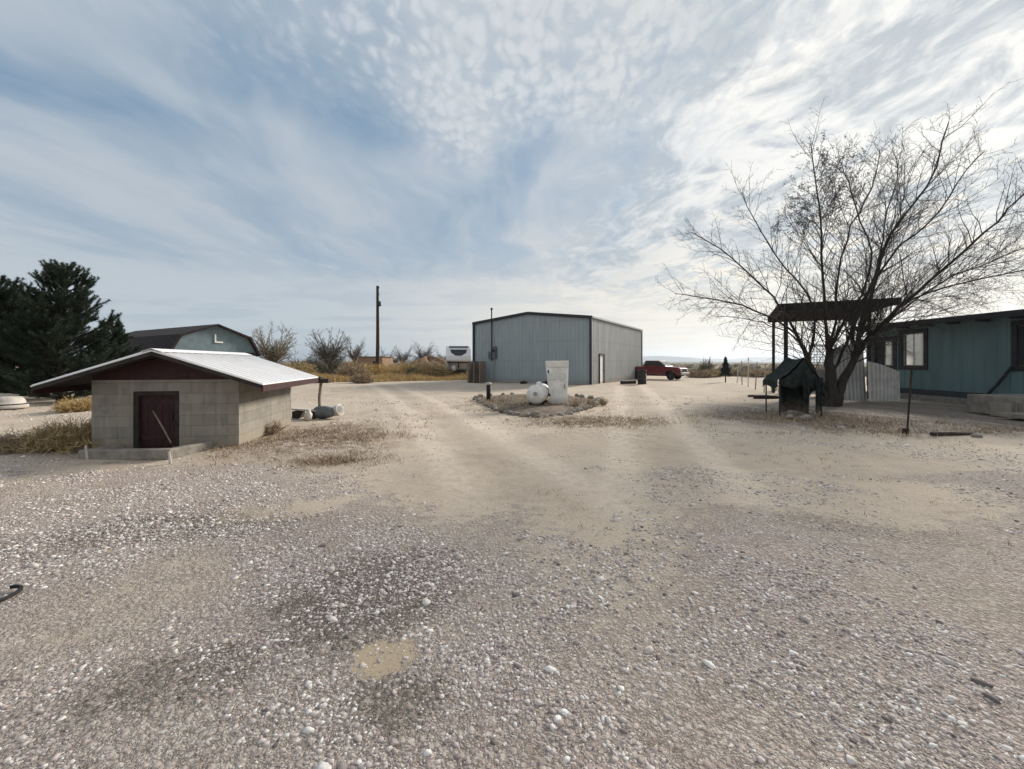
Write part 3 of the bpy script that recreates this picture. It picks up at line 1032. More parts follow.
# ------------------------------------------------------------------ metal shop
def make_shop():
    c0 = Vector((5.5, 30.0, 0))                         # near corner
    ux = Vector((-.865, .502, 0)).normalized()           # along the gable, to the left
    uy = Vector((.502, .865, 0)).normalized()            # along the side, away
    ang = math.atan2(-ux.y, -ux.x)
    t = thing('metal_shop', 'large grey blue ribbed metal shop with dark trim and low gable', 'shop', c0, ang)
    W, L, He, Hp = 9.9, 14.6, 4.78, 5.32                # local x: -W..0, local y: 0..L
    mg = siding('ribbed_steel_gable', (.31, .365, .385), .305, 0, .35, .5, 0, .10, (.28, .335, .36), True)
    ms = siding('ribbed_steel_side', (.39, .40, .395), .305, 1, .35, .5, 0, .10, (.32, .33, .33), True)  # same steel as the gable, sunlight on this side painted in as paler
    gm = MB()

    def ribbed(mb, p0, u, nrm, length, hf, zb=0):
        """sheet with trapezoid ribs, height follows hf"""
        u, nrm = Vector(u), Vector(nrm)
        pts = []
        s = 0.0
        step = .305
        while s < length - .001:
            e = min(s + step, length)
            q = e - s
            for fr, dd in ((0, 0), (.70, 0), (.76, .022), (.92, .022), (.98, 0)):
                pts.append((s + fr * q, dd))
            s = e
        pts.append((length, 0))
        k = len(mb.v)
        for s, dd in pts:
            p = Vector(p0) + u * s + nrm * dd
            mb.v.append((p.x, p.y, zb)); mb.v.append((p.x, p.y, hf(s)))
        for i in range(len(pts) - 1):
            mb.f.append((k + 2 * i, k + 2 * i + 2, k + 2 * i + 3, k + 2 * i + 1))

    gable_h = lambda s: He + (Hp - He) * (1 - abs(s - W / 2) / (W / 2))
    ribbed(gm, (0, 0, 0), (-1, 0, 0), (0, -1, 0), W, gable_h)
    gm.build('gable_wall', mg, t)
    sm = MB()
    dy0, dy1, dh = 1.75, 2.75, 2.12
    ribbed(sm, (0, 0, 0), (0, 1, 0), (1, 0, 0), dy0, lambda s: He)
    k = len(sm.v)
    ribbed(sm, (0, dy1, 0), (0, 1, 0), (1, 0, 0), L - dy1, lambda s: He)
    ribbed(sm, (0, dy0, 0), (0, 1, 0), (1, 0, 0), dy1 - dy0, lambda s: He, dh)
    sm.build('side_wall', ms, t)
    bm_ = MB()
    bm_.add([(-W, 0, 0), (-W, L, 0), (-W, L, He), (-W, 0, He)], [(0, 1, 2, 3)])
    bm_.add([(-W, L, 0), (0, L, 0), (0, L, He), (-W / 2, L, Hp), (-W, L, He)], [(0, 1, 2, 3, 4)])
    bm_.build('rear_wall', ms, t)
    rf = MB()
    for s in (-1, 1):
        e = 0.10 if s > 0 else -W - .10
        sl_ = (Hp - He) / (W / 2)
        rf.prism([(-W / 2, -.10, Hp + .05), (e, -.10, He + .05 - .1 * sl_), (e, -.10, He - .02 - .1 * sl_), (-W / 2, -.10, Hp - .02)], (0, L + .2, 0))
    roof = rf.build('roof', M['steel'], t)
    tr = MB()
    for s in (-1, 1):
        e = .12 if s > 0 else -W - .12
        tr.prism([(-W / 2, -.145, Hp + .07), (e, -.145, He + .045), (e, -.145, He - .17), (-W / 2, -.145, Hp - .14)], (0, .04, 0))
    tr.build('rake_trim', M['dark_trim'], roof)
    ev = MB()
    ev.box((.13, L / 2, He - .03), (.05, L + .2, .13))
    ev.build('eave_trim', M['steel'], roof)
    MB().box((.02, -.06, He / 2 - .06), (.16, .16, He - .12)).build('corner_trim', M['dark_trim'], t)
    MB().box((-W - .02, -.06, He / 2 - .06), (.15, .15, He - .12)).build('corner_trim', M['dark_trim'], t)
    MB().box((.03, L + .03, He / 2 - .06), (.12, .12, He - .12)).build('downspout', M['dark_trim'], t)
    df = MB()
    df.box((.03, dy0 - .03, dh / 2), (.12, .09, dh))
    df.box((.03, dy1 + .03, dh / 2), (.12, .09, dh))
    df.box((.03, (dy0 + dy1) / 2, dh + .05), (.14, dy1 - dy0 + .15, .10))
    df.build('door_frame', M['dark_trim'], t)
    door = MB().box((-.02, (dy0 + dy1) / 2, dh / 2), (.05, dy1 - dy0 - .05, dh - .03)).build('door', M['white_paint'], t)
    MB().lathe([(.035, 0), (.04, .03), (.03, .06)], (.005, dy1 - .14, 1.0), (1, 0, 0), 10).build('door_knob', M['steel'], door)
    # service mast and meter on the gable
    mx = -8.15
    mast = MB()
    mast.tube([(mx, -.12, 1.7), (mx, -.12, 5.75)], .05, 8)
    mast.lathe([(.05, 0), (.10, .05), (.09, .14), (.03, .2)], (mx, -.12, 5.70), (0, 0, 1), 10)
    mast.build('service_mast', M['dark_trim'], t)
    mtb = MB().box((mx + .25, -.12, 2.35), (.34, .18, .95)).box((mx - .13, -.12, 2.15), (.28, .16, .55)).build('meter_box', mat('meter_grey', (.10, .125, .145), .6, .2, 5), t, bevel=.015)
    MB().lathe([(.09, 0), (.10, .05), (.08, .10)], (mx + .25, -.21, 2.5), (0, -1, 0), 14).build('meter_dial', M['glass_dark'], mtb)
    cdt = MB().tube([(mx + .25, -.10, .0), (mx + .25, -.10, 1.9)], .035, 8)
    cdt.build('conduit', M['steel'], t)
    return t


make_shop()


# ------------------------------------------------------------------ wheel shared by vehicles
def wheel(parent, c, r, w, rim_m, axis=(1, 0, 0)):
    tm = MB().lathe([(r * .62, -w / 2), (r * .9, -w / 2), (r, -w * .34), (r, w * .34), (r * .9, w / 2), (r * .62, w / 2)], c, axis, 28)
    wh = tm.build('wheel', M['black'], parent, True)
    MB().lathe([(r * .60, -w * .40), (r * .58, w * .30), (r * .30, w * .34), (r * .18, w * .50), (r * .05, w * .50)], c, axis, 20).build('rim', rim_m, wh)
    return wh


# ------------------------------------------------------------------ pickup; local +y is the front, x across
def make_pickup():
    p = gp(668, 379.6)
    t = thing('pickup_truck', 'maroon crew cab pickup truck parked past the end of the grey shop', 'pickup', (p.x - .75, p.y + .9, 0), R(-90 - 42))
    t.scale = (.93, .93, .93)
    W = .96
    L0, L1 = -2.9, 2.75
    wy = (-1.85, 1.78)
    rw = .40

    def arch(c):
        return [(c + rw * 1.22 * math.cos(a), .46 + rw * 1.15 * math.sin(a)) for a in [math.pi - k * math.pi / 8 for k in range(9)]]
    low = [(L0, .52)] + arch(wy[0]) + arch(wy[1]) + [(L1, .50)]
    top = [(L1, .78), (L1 - .03, 1.10), (L1 - .28, 1.20), (1.30, 1.27), (-.95, 1.30), (-1.0, 1.24), (L0, 1.22)]
    body = MB().prism([(-W, y, z) for y, z in low + top], (2 * W, 0, 0)).build('body', M['red_car'], t, bevel=.035)
    cab = MB()
    cab.hexa([(-W + .03, -.98, 1.27), (W - .03, -.98, 1.27), (W - .03, 1.32, 1.27), (-W + .03, 1.32, 1.27)],
             [(-W + .20, -.80, 1.86), (W - .20, -.80, 1.86), (W - .20, .58, 1.86), (-W + .20, .58, 1.86)])
    cab.build('cab', M['red_car'], t, bevel=.05)

    def pane(name, pts, n):
        n = Vector(n)
        MB().prism([Vector(q) + n * .004 for q in pts], n * .014).build(name, M['glass_dark'], t)
    pane('windshield', [(-W + .14, 1.235, 1.35), (W - .14, 1.235, 1.35), (W - .24, .66, 1.80), (-W + .24, .66, 1.80)], Vector((0, .62, .78)))
    pane('rear_window', [(-W + .16, -.955, 1.36), (W - .16, -.955, 1.36), (W - .25, -.83, 1.79), (-W + .25, -.83, 1.79)], Vector((0, -1, .3)).normalized())
    for s in (-1, 1):
        nx = Vector((s, 0, .28)).normalized()
        X0, X1 = s * (W - .045), s * (W - .175)
        pane('side_window', [(X0, .22, 1.35), (X0, 1.12, 1.35), (X1, .58, 1.80), (X1, .20, 1.80)], nx)
        pane('side_window', [(X0, -.78, 1.35), (X0, .14, 1.35), (X1, .12, 1.80), (X1, -.70, 1.80)], nx)
        for y in wy:
            wheel(t, (s * (W - .13), y, rw), rw, .25, M['chrome'])
        MB().box((s * (W + .10), 1.10, 1.40), (.16, .09, .20)).build('mirror', M['black'], t, bevel=.02)
        MB().box((s * .76, L1 + .012, .93), (.30, .05, .17)).build('headlight', M['lamp'], t, bevel=.02)
        MB().box((s * (W - .06), L0 - .012, 1.0), (.10, .04, .34)).build('tail_light', M['red_trim'], t)
        for dy in (.62, -.42):
            MB().box((s * (W + .012), dy - .28, 1.12), (.03, .16, .035)).build('door_handle', M['black'], t)
    gr = MB().box((0, L1 + .008, .93), (1.12, .05, .24))
    for k in range(4):
        gr.box((0, L1 + .036, .85 + k * .055), (1.08, .014, .02))
    gr.build('grille', M['black'], t)
    MB().box((0, L1 + .09, .63), (2 * W, .16, .20)).build('front_bumper', M['chrome'], t, bevel=.04)
    MB().box((0, L0 - .09, .62), (2 * W - .05, .14, .18)).build('rear_bumper', M['chrome'], t, bevel=.03)
    un = MB().box((0, -.05, .47), (1.5, 5.0, .22))
    un.build('chassis', M['black'], t)
    bed = MB().box((0, -1.95, 1.255), (1.6, 1.75, .03))
    bed.build('bed_cover', M['black'], t)
    return t


make_pickup()


# ------------------------------------------------------------------ fifth wheel trailer nosing out behind the shop; local -y is the front
def make_trailer():
    t = thing('travel_trailer', 'white fifth wheel trailer nose with dark window, left of the shop', 'trailer', (-5.35, 43.2, 0), R(8))
    W = 1.28
    side = [(.0, 1.75), (.05, 2.2), (.55, 2.95), (.95, 3.22), (1.6, 3.32), (9.5, 3.32), (9.5, .75), (2.6, .75), (2.45, 1.62), (.15, 1.62)]
    body = MB().prism([(-W, y, z) for y, z in side], (2 * W, 0, 0)).build('body', M['rv_white'], t, bevel=.12)
    # wrap-around dark window on the sloping nose, narrowing downwards
    n = Vector((0, -.83, .55))

    def on(x, z):
        y = .05 + (z - 2.2) / (2.95 - 2.2) * .5
        return Vector((x, y, z)) + n * .01
    MB().prism([on(-.86, 2.85), on(.86, 2.85), on(.74, 2.52), on(.30, 2.24), on(-.30, 2.24), on(-.74, 2.52)], n * .02).build('front_window', M['glass_dark'], t)
    MB().prism([(-.98, .62, 3.03), (.98, .62, 3.03), (.98, .90, 3.23), (-.98, .90, 3.23)], n * .02).build('roof_band', M['grey_sheet'], t)
    MB().box((0, .95, 1.55), (2.3, 1.5, .10)).box((0, 5.6, .68), (2.2, 6.6, .14)).build('chassis', M['black'], t)
    MB().lathe([(.10, 0), (.07, .1), (.05, .55)], (0, .9, 1.0), (0, 0, 1), 10).build('king_pin', M['black'], t)
    for s in (-1, 1):
        lg = MB().box((s * .95, 2.2, .85), (.12, .12, 1.62)).build('landing_leg', M['steel'], t)
        MB().box((s * .95, 2.2, .03), (.28, .28, .04)).build('foot', M['black'], lg)
        for y in (5.8, 6.7):
            wheel(t, (s * 1.12, y, .37), .37, .22, M['rv_white'])
    for s in (-1, 1):
        MB().box((s * (W + .008), 5.2, 2.45), (.03, 1.2, .6)).build('side_window', M['glass_dark'], t)
    MB().box((W + .008, 3.4, 1.75), (.03, .75, 1.9)).build('door', M['rv_white'], t)
    return t


make_trailer()


def make_tow_dolly():
    # dark tow frame standing under the trailer nose
    p = Vector((-6.25, 43.6, 0))
    t = thing('hitch_cart', 'dark wheeled hitch cart with white tank under the white trailer nose', 'cart', p, R(8))
    wheel(t, (0, 0, .36), .36, .24, M['steel'])
    wheel(t, (1.5, 0, .36), .36, .24, M['steel'])
    MB().box((.75, .05, .62), (1.3, .5, .14)).box((.75, .0, .36), (1.3, .08, .08)).build('frame', M['black'], t)
    MB().lathe([(.10, 0), (.2, .05), (.2, .5), (.1, .56)], (.34, 0, .70), (0, 0, 1), 14).build('tank', M['tank_white'], t, True)
    return t


make_tow_dolly()


# ------------------------------------------------------------------ weathered crates by the shop corner, barrel and beam by its far corner
def make_crate_stack():
    p = gp(476, 380.5)
    t = thing('pallet_stack', 'tall stack of weathered brown pallets at the left corner of the grey shop', 'pallets', (-2.72, 33.4, 0), R(-24))
    for k in range(11):
        z = k * .152
        j = random.uniform(-.03, .03)
        mb = MB()
        for x in (-.5, 0, .5):
            mb.box((x + j, 0, z + .065), (.09, 1.0, .09))
        for i in range(6):
            mb.box((j, -.45 + i * .18, z + .122), (1.12, .13, .020))
            if i % 2 == 0:
                mb.box((j, -.45 + i * .18, z + .010), (1.12, .11, .018))
        mb.build('pallet', M['wood_grey'], t)


make_crate_stack()


def make_barrel():
    p = gp(642, 384.2)
    t = thing('trash_barrel', 'dark green barrel standing at the far corner of the grey shop', 'barrel', p)
    MB().lathe([(.30, 0), (.31, .02), (.30, .30), (.32, .32), (.30, .34), (.31, .62), (.33, .64), (.31, .66), (.30, .96), (.33, .98), (.33, 1.0), (.27, 1.0), (.27, .9)], (0, 0, 0), (0, 0, 1), 24).build('drum', M['pond'], t, True)
    MB().box((.02, 0, 1.03), (.62, .30, .05)).build('lid', M['black'], t, bevel=.02)


make_barrel()
p = gp(629, 384.2)
simple('beam', MB(p).box(p + Vector((0, .2, .12)), (1.25, .2, .22), Matrix.Rotation(R(20), 3, 'Z')), M['wood_dark'], 'dark timber lying along the foot of the shop beside the barrel', 'timber', bevel=.01)
for px, py, s, lab in ((548, 383.8, .30, 'dark lump of scrap at the foot of the shop gable behind the white cabinet'), (524, 382.6, .2, 'smaller dark lump of scrap at the foot of the shop gable')):
    p = gp(px, py + 1.2)
    simple('scrap_heap', MB(p).rock(p + Vector((0, 0, s * .35)), s * 1.6, px, .5), M['rust'], lab, 'scrap')


# ------------------------------------------------------------------ stone bed with tank, cabinet and post
def make_island():
    ring = [gp(475, 399.5), gp(485, 405), gp(499, 411), gp(520, 416), gp(545, 418), gp(566, 415.5), gp(580, 411), gp(591, 406.5), gp(599, 402)]
    back = [Vector((3.6, 18.6, 0)), Vector((2.9, 20.4, 0)), Vector((1.0, 21.6, 0)), Vector((-.9, 20.8, 0)), Vector((-1.6, 19.4, 0))]
    loop = ring + back
    k = 0
    rgb = [(0, (.24, .215, .19)), (.5, (.34, .31, .275)), (1, (.43, .40, .36))]
    stone_m = [mat('rim_stone', c, .95, .35, 7, .6, 35) for c in ((.20, .17, .14), (.27, .235, .20), (.34, .30, .26))]
    for i in range(len(loop)):
        a, b2 = loop[i], loop[(i + 1) % len(loop)]
        L = (b2 - a).length
        n = max(1, int(L / (.27 if i < len(ring) - 1 else .62)))
        for j in range(n):
            q = a.lerp(b2, (j + random.uniform(.25, .75)) / n)
            q = q + Vector((random.uniform(-.08, .08), random.uniform(-.08, .08), 0))
            r = random.uniform(.11, .19)
            front = i < len(ring) - 1
            lab = 'rough grey stone in the front rim of the bed round the white tank' if front else 'rough grey stone in the back rim of the bed behind the white tank'
            simple('rim_stone', MB(q).rock(q + Vector((0, 0, r * .18)), r, 900 + k, .66, random.uniform(0, 6)), stone_m[k % 3], lab, 'stone', 'front rim stones of the bed' if front else 'back rim stones of the bed')
            k += 1
    # soil of the bed
    m = mat('bed_soil', (.215, .165, .12), .95, .55, 5, .9, 14)
    cpt = sum(loop, Vector()) / len(loop)
    vs = [cpt + Vector((0, 0, .13))] + [q.lerp(cpt, .25) + Vector((0, 0, .10)) for q in loop] + [q + Vector((0, 0, -.03)) for q in loop]
    n = len(loop)
    fs = [(0, 1 + i, 1 + (i + 1) % n) for i in range(n)] + [(1 + i, 1 + n + i, 1 + n + (i + 1) % n, 1 + (i + 1) % n) for i in range(n)]
    tag(MB().add(vs, fs).build('bed_soil', m, None, True), kind='structure')


make_island()


def make_tank():
    p = Vector((.82, 14.75, .10))
    t = thing('propane_tank', 'small white propane tank lying in the stone rimmed bed', 'tank', p, R(-14))
    r, L = .325, 1.2
    prof = [(.02, -L / 2 - .17)] + [(r * math.sin(a), -L / 2 - .17 * math.cos(a)) for a in (.4, .8, 1.15, 1.4)] + [(r, -L / 2), (r, L / 2)] + [(r * math.sin(a), L / 2 + .17 * math.cos(a)) for a in (1.4, 1.15, .8, .4)] + [(.02, L / 2 + .17)]
    sh = MB().lathe(prof, (0, .6, .385), (0, 1, 0), 36).build('shell', M['tank_white'], t, True)
    MB().lathe([(r + .008, -.02), (r + .012, 0), (r + .008, .02)], (0, .02, .385), (0, 1, 0), 36).build('weld_band', M['tank_white'], sh, True)
    MB().lathe([(.11, 0), (.115, .03), (.10, .08), (.05, .11), (.01, .115)], (0, .62, .69), (0, 0, 1), 20).build('valve_dome', M['tank_white'], t, True)
    for y in (.15, 1.05):
        MB().box((0, y, .04), (.52, .09, .12)).build('leg', M['rust'], t)
    lb = MB().lathe([(.07, 0), (.07, .012)], (.02, -.205, .42), (0, -1, 0), 16).build('gauge', M['steel'], t)


make_tank()


def make_cabinet():
    p = Vector((1.66, 15.4, .08))
    t = thing('metal_cabinet', 'tall white weathered cabinet narrowing to its foot beside the white tank', 'cabinet', p, R(-5))
    b, tp, H = .29, .42, 1.56
    sh = Vector((-.06, 0, 0))
    MB().hexa([(-b, -.15, 0), (b + .02, -.15, 0), (b + .02, .15, 0), (-b, .15, 0)],
              [(-tp - .05, -.18, H), (tp - .06, -.18, H + .01), (tp - .06, .22, H + .01), (-tp - .05, .22, H)]).build('case', M['white_paint'], t, bevel=.018)
    pm = mat('faded_panel', (.56, .60, .55), .6, .25, 14, 0, 30, 0, (.68, .69, .66))
    for x in (-.21, .13):
        MB().box((x, -.186, 1.02), (.24, .022, .24), Matrix.Rotation(R(1.2), 3, 'X')).build('faded_panel', pm, t, bevel=.004)
    MB().box((-.03, -.180, H - .22), (.72, .014, .012)).build('seam', M['steel'], t)
    for z in (.35, 1.18):
        MB().box((-.36 + .06 * (1.2 - z), -.178, z), (.05, .03, .10)).build('hinge', M['rust'], t)
    MB().box((.22, -.185, .66), (.03, .05, .16)).build('latch', M['steel'], t)
    MB().box((-.02, 0, -.03), (.62, .40, .10)).build('plinth', M['rust'], t)


make_cabinet()
p = Vector((-.93, 17.0, .0))
pst = thing('bollard', 'short black post standing at the left end of the stone bed', 'post', p)
MB().lathe([(.085, 0), (.085, .68), (.06, .72)], (0, 0, 0), (0, 0, 1), 14).build('shaft', M['black'], pst, True)
MB().lathe([(.10, .70), (.13, .73), (.10, .78), (.02, .80)], (0, 0, 0), (0, 0, 1), 14).build('cap', M['lattice'], pst, True)


# ------------------------------------------------------------------ shrubs and weeds one can tell apart
def shrub(name, label, cat, p, r, h, m, n, seed, group=None, w=.012, flat=1.0):
    """a twiggy dome of stems with side twigs"""
    rng = np.random.default_rng(seed)
    a = rng.uniform(0, 6.283, n)
    rr = np.sqrt(rng.random(n)) * r * .35
    base = np.stack([np.cos(a) * rr, np.sin(a) * rr * flat, np.full(n, -.02)], 1)
    e = rng.uniform(.15, 1.0, n)
    tip = np.stack([np.cos(a) * r * (1.05 - .55 * e ** 2) * rng.uniform(.55, 1.1, n), np.sin(a) * r * flat * (1.05 - .55 * e ** 2) * rng.uniform(.55, 1.1, n), h * e * rng.uniform(.7, 1.1, n)], 1)
    V, Fc = [], []
    # stems
    side = np.cross(tip - base, rng.normal(0, 1, (n, 3)))
    side /= np.linalg.norm(side, axis=1)[:, None] + 1e-9
    v = np.stack([base - side * w, base + side * w, tip], 1)
    V.append(v.reshape(-1, 3))
    # twigs off the stems
    k = 9
    s = rng.uniform(.3, 1, (n, k, 1))
    b0 = base[:, None] * (1 - s) + tip[:, None] * s
    dirn = rng.normal(0, 1, (n, k, 3)) + (tip - base)[:, None] / (np.linalg.norm(tip - base, axis=1)[:, None, None] + 1e-6) * .9
    dirn /= np.linalg.norm(dirn, axis=2)[:, :, None]
    b1 = b0 + dirn * rng.uniform(.06, .24, (n, k, 1)) * r
    sd_ = np.cross(dirn, rng.normal(0, 1, (n, k, 3)))
    sd_ /= np.linalg.norm(sd_, axis=2)[:, :, None] + 1e-9
    v = np.stack([b0 - sd_ * w * .8, b0 + sd_ * w * .8, b1], 2)
    V.append(v.reshape(-1, 3))
    V = np.concatenate(V)
    V[:, 2] = np.maximum(V[:, 2], -.02)
    o = big_mesh(name, V, np.arange(len(V)).reshape(-1, 3), m, p)
    return tag(o, label, cat, group)


shrub('dry_bush', 'wide dry bush, tan on top, at the left wall of the well house', 'bush', gp(62, 450) + Vector((0, .45, 0)), 1.05, .52, M['straw'], 900, 1, w=.007)
shrub('dry_bush', 'low dark brown bush at the far left edge, before the wide tan bush', 'bush', gp(8, 452) + Vector((0, .3, 0)), .75, .34, M['brown_weed'], 500, 2, w=.007)
shrub('dry_bush', 'tan bush under the pines behind the well house', 'bush', gp(80, 411), .75, .45, M['straw_y'], 420, 3, w=.010)
shrub('dry_bush', 'small brown weed clump at the right rear corner of the well house', 'bush', gp(268, 433), .42, .30, M['brown_weed'], 240, 4, w=.006)
tuft_spots = ((591, 407.5, .22, .42, 'upright brown weed at the right end of the stone bed'), (603, 405, .20, .36, 'farthest right weed at the stone bed'), (575, 408, .22, .40, 'brown weed just right of the white cabinet'))
for i, (px, py, r, h, lab) in enumerate(tuft_spots):
    shrub('weed', lab, 'weed', gp(px, py), r, h, M['brown_weed'], 90, 20 + i, 'weeds in the stone bed', w=.010)
for i, (px, py, r, h, mm, lab) in enumerate(((297, 379, 1.5, 1.0, 'straw', 'round tan bush just past the white roof edge'), (326, 376.5, 2.4, 1.5, 'sage', 'broad olive brown bush under the bare tree left of the pole'),
                                             (352, 379.5, 1.3, .9, 'brown_weed', 'brown bush between the olive bush and the utility pole'), (362, 382.8, .7, .45, 'brown_weed', 'dark low bush at the edge of the drive below the pole'),
                                             (403, 377, 1.8, .8, 'straw_y', 'yellow bush right of the pole before the small white trailer'), (432, 378, 1.6, 1.0, 'straw', 'tan bush left of the large white trailer'),
                                             (436, 371.5, 2.2, 1.6, 'brown_weed', 'tall brown brush growing on the red brown mound'), (418, 377.5, 1.0, .7, 'sage', 'small olive bush left of the tan bush by the trailer'), (455, 377, .6, .5, 'straw', 'little straw tuft under the trailer nose'), (340, 372.5, 2.6, 1.3, 'straw_y', 'golden bush between the dark bare tree and the tan shed'), (315, 373.5, 2.0, 1.0, 'straw', 'golden tan bush left of the dark bare tree'), (368, 375.5, 2.2, .9, 'straw_y', 'golden bush at the foot of the utility pole'), (383, 374.5, 2.0, .8, 'straw', 'tan bush just right of the utility pole'), (412, 373.5, 2.6, 1.1, 'straw', 'tan brush before the red brown mound'), (285, 384, 1.0, .8, 'straw', 'tan bush close past the rear of the white roof'))):
    shrub('scrub_bush', lab, 'bush', gp(px, py), r * 1.4, h * 1.65, M[mm], 620, 40 + i, 'bushes along the far edge of the drive', w=.022)
for i, (px, py, r, h, mm, lab) in enumerate(((706, 375.5, 1.0, 2.2, 'sage', 'tall grey bush between the red pickup and the little evergreen'), (700, 377.5, 1.6, .8, 'brown_weed', 'low brown bush right of the red pickup'),
                                             (712, 377, 1.3, .8, 'straw', 'low tan bush left of the little evergreen'), (742, 376, 2.0, .9, 'brown_weed', 'red brown brush beyond the wire fence'),
                                             (758, 377, 1.6, .9, 'straw', 'tan brush by the left pergola post'))):
    shrub('scrub_bush', lab, 'bush', gp(px, py), r, h, M[mm], 300, 60 + i, 'bushes out on the right', w=.03)


# ------------------------------------------------------------------ small things right of the well house
def make_grill():
    p = gp(313.5, 416)
    t = thing('pedestal_grill', 'black box grill on a thin leaning post behind the grey sack', 'grill', p + Vector((0, .5, 0)), R(10))
    MB().tube([(-.03, 0, -.05), (-.05, 0, .5), (.0, 0, .95)], .045, 8).build('post', M['wood_grey'], t)
    b = MB().box((.02, 0, 1.02), (.46, .34, .13)).build('fire_box', M['rust'], t, bevel=.02)
    MB().box((-.10, 0, 1.115), (.24, .30, .06)).build('lid', M['black'], b, bevel=.015)


make_grill()
p = gp(320, 419)
simple('sack', MB(p).lathe([(.03, -.33), (.10, -.31), (.165, -.22), (.19, -.03), (.165, .14), (.13, .26), (.07, .32)], p + Vector((0, .25, .16)), (1, -.12, .02), 14), M['grey_sheet'], 'plump dark grey sack lying on the ground below the grill', 'sack', smooth=True)
p = gp(332, 418)
simple('bucket', MB(p).lathe([(.12, 0), (.165, .33), (.175, .34), (.16, .345), (.115, .03)], p + Vector((-.12, .15, .14)), (.95, -.2, .25), 18), M['white_paint'], 'white bucket tipped over at the right end of the grey sack', 'bucket', smooth=True)
p = gp(299, 419)
simple('cinder_block', MB(p).box(p + Vector((-.16, .3, .10)), (.19, .4, .2)).box(p + Vector((.30, .3, .10)), (.19, .4, .2)), M['wood_dark'], 'pair of dark blocks holding up the white board', 'block', bevel=.01)
simple('white_board', MB(p + Vector((0, 0, .2))).box(p + Vector((.06, .28, .235)), (.80, .34, .05), Matrix.Rotation(R(4), 3, 'Y')), M['white_paint'], 'white board resting on two dark blocks left of the grey sack', 'board', bevel=.006)
p = gp(304, 420)
simple('white_jug', MB(p).lathe([(.09, 0), (.10, .02), (.10, .18), (.04, .25), (.035, .29)], p + Vector((.10, .0, .0)), (.2, -.1, 1), 14), M['white_paint'], 'small white jug standing between the board and the grey sack', 'jug', smooth=True)

# hose loop at the left edge
pts = []
for k in range(17):
    a = R(-80 + k * 190 / 16)
    pts.append((-3.50 + .10 * math.cos(a), 2.90 + .14 * math.sin(a), .014))
pts = [(-3.9, 2.58, .01), (-3.62, 2.72, .012)] + pts
simple('hose', MB(pts[0]).tube(pts, .013, 8), M['black'], 'dark hose bent in a loop on the gravel at the far left edge', 'hose', smooth=True)
p = gp(4, 409.5)
tb = thing('plastic_tub', 'pale overturned tub with a dark slot under its rim beneath the pines', 'tub', p + Vector((-.15, .2, 0)), R(12))
MB().lathe([(.50, .0), (.52, .03), (.52, .10), (.47, .12), (.44, .26), (.36, .38), (.10, .41), (.01, .41)], (0, 0, .02), (0, 0, 1), 24).build('shell', M['lattice'], tb, True)
MB().lathe([(.475, 0), (.475, .04)], (0, 0, .14), (0, 0, 1), 24).build('rim_band', M['black'], tb)


# ------------------------------------------------------------------ far left background
def make_pole():
    p = at(377.5, 362, 52)
    p.z = 0
    t = thing('utility_pole', 'tall brown wooden utility pole standing in the yellow grass', 'utility pole', p)
    MB().tube([(0, 0, -.2), (.03, 0, 5), (0, 0, 10.8)], [.24, .20, .15], 10).build('shaft', M['pole'], t)
    for z in (10.5, 9.7):
        MB().lathe([(.05, 0), (.08, .05), (.05, .10), (.08, .15), (.05, .2)], (.19, 0, z), (0, 0, 1), 10).build('insulator', M['steel'], t)
    MB().lathe([(.02, 0), (.20, .04), (.22, .1), (.22, .55), (.18, .62), (.02, .64)], (.26, -.14, 8.3), (0, 0, 1), 14).build('transformer', M['dark_trim'], t, True)
    MB().tube([(.14, -.02, .0), (.13, -.02, 6), (.12, -.05, 8.4)], .035, 6).build('ground_wire', M['dark_trim'], t)
    return t


make_pole()


def make_tan_shed():
    p = at(370, 362, 62)
    p.z = 0
    t = thing('tan_shed', 'low tan shed with flat roof behind the utility pole', 'shed', p, R(-12))
    MB().box((0, 1.6, 1.15), (3.9, 3.2, 2.3)).build('wall', M['tan_wall'], t)
    MB().box((0, 1.6, 2.36), (4.2, 3.5, .12)).build('roof', M['wood_grey'], t)
    MB().box((-2.03, .35, 1.0), (.10, .5, 2.0)).build('post', M['wood_dark'], t)
    MB().box((.9, -.01, .9), (.9, .06, 1.6)).build('door', M['wood_dark'], t)
    return t


make_tan_shed()


def make_camper():
    p = at(394, 362, 85)
    p.z = 0
    t = thing('small_camper', 'small white camper with one dark window right of the utility pole', 'camper', p, R(15))
    MB().prism([(-1.15, 0, .45), (-1.15, 0, 1.25), (-.75, 0, 1.95), (-.35, 0, 2.35), (.75, 0, 2.35), (1.05, 0, 1.7), (1.2, 0, 1.2), (1.2, 0, .45)], (0, 3.8, 0)).build('body', M['rv_white'], t, bevel=.06)
    MB().prism([(-.38, -.02, 1.42), (.78, -.02, 1.42), (.60, -.02, 1.98), (-.15, -.02, 1.98)], (0, .05, 0)).build('window', M['glass_dark'], t)
    for s in (-1, 1):
        wheel(t, (s * .95, 1.6, .33), .33, .2, M['steel'])
    MB().box((0, -.04, .62), (2.1, .10, .14)).build('bumper', M['grey_sheet'], t)
    return t


make_camper()


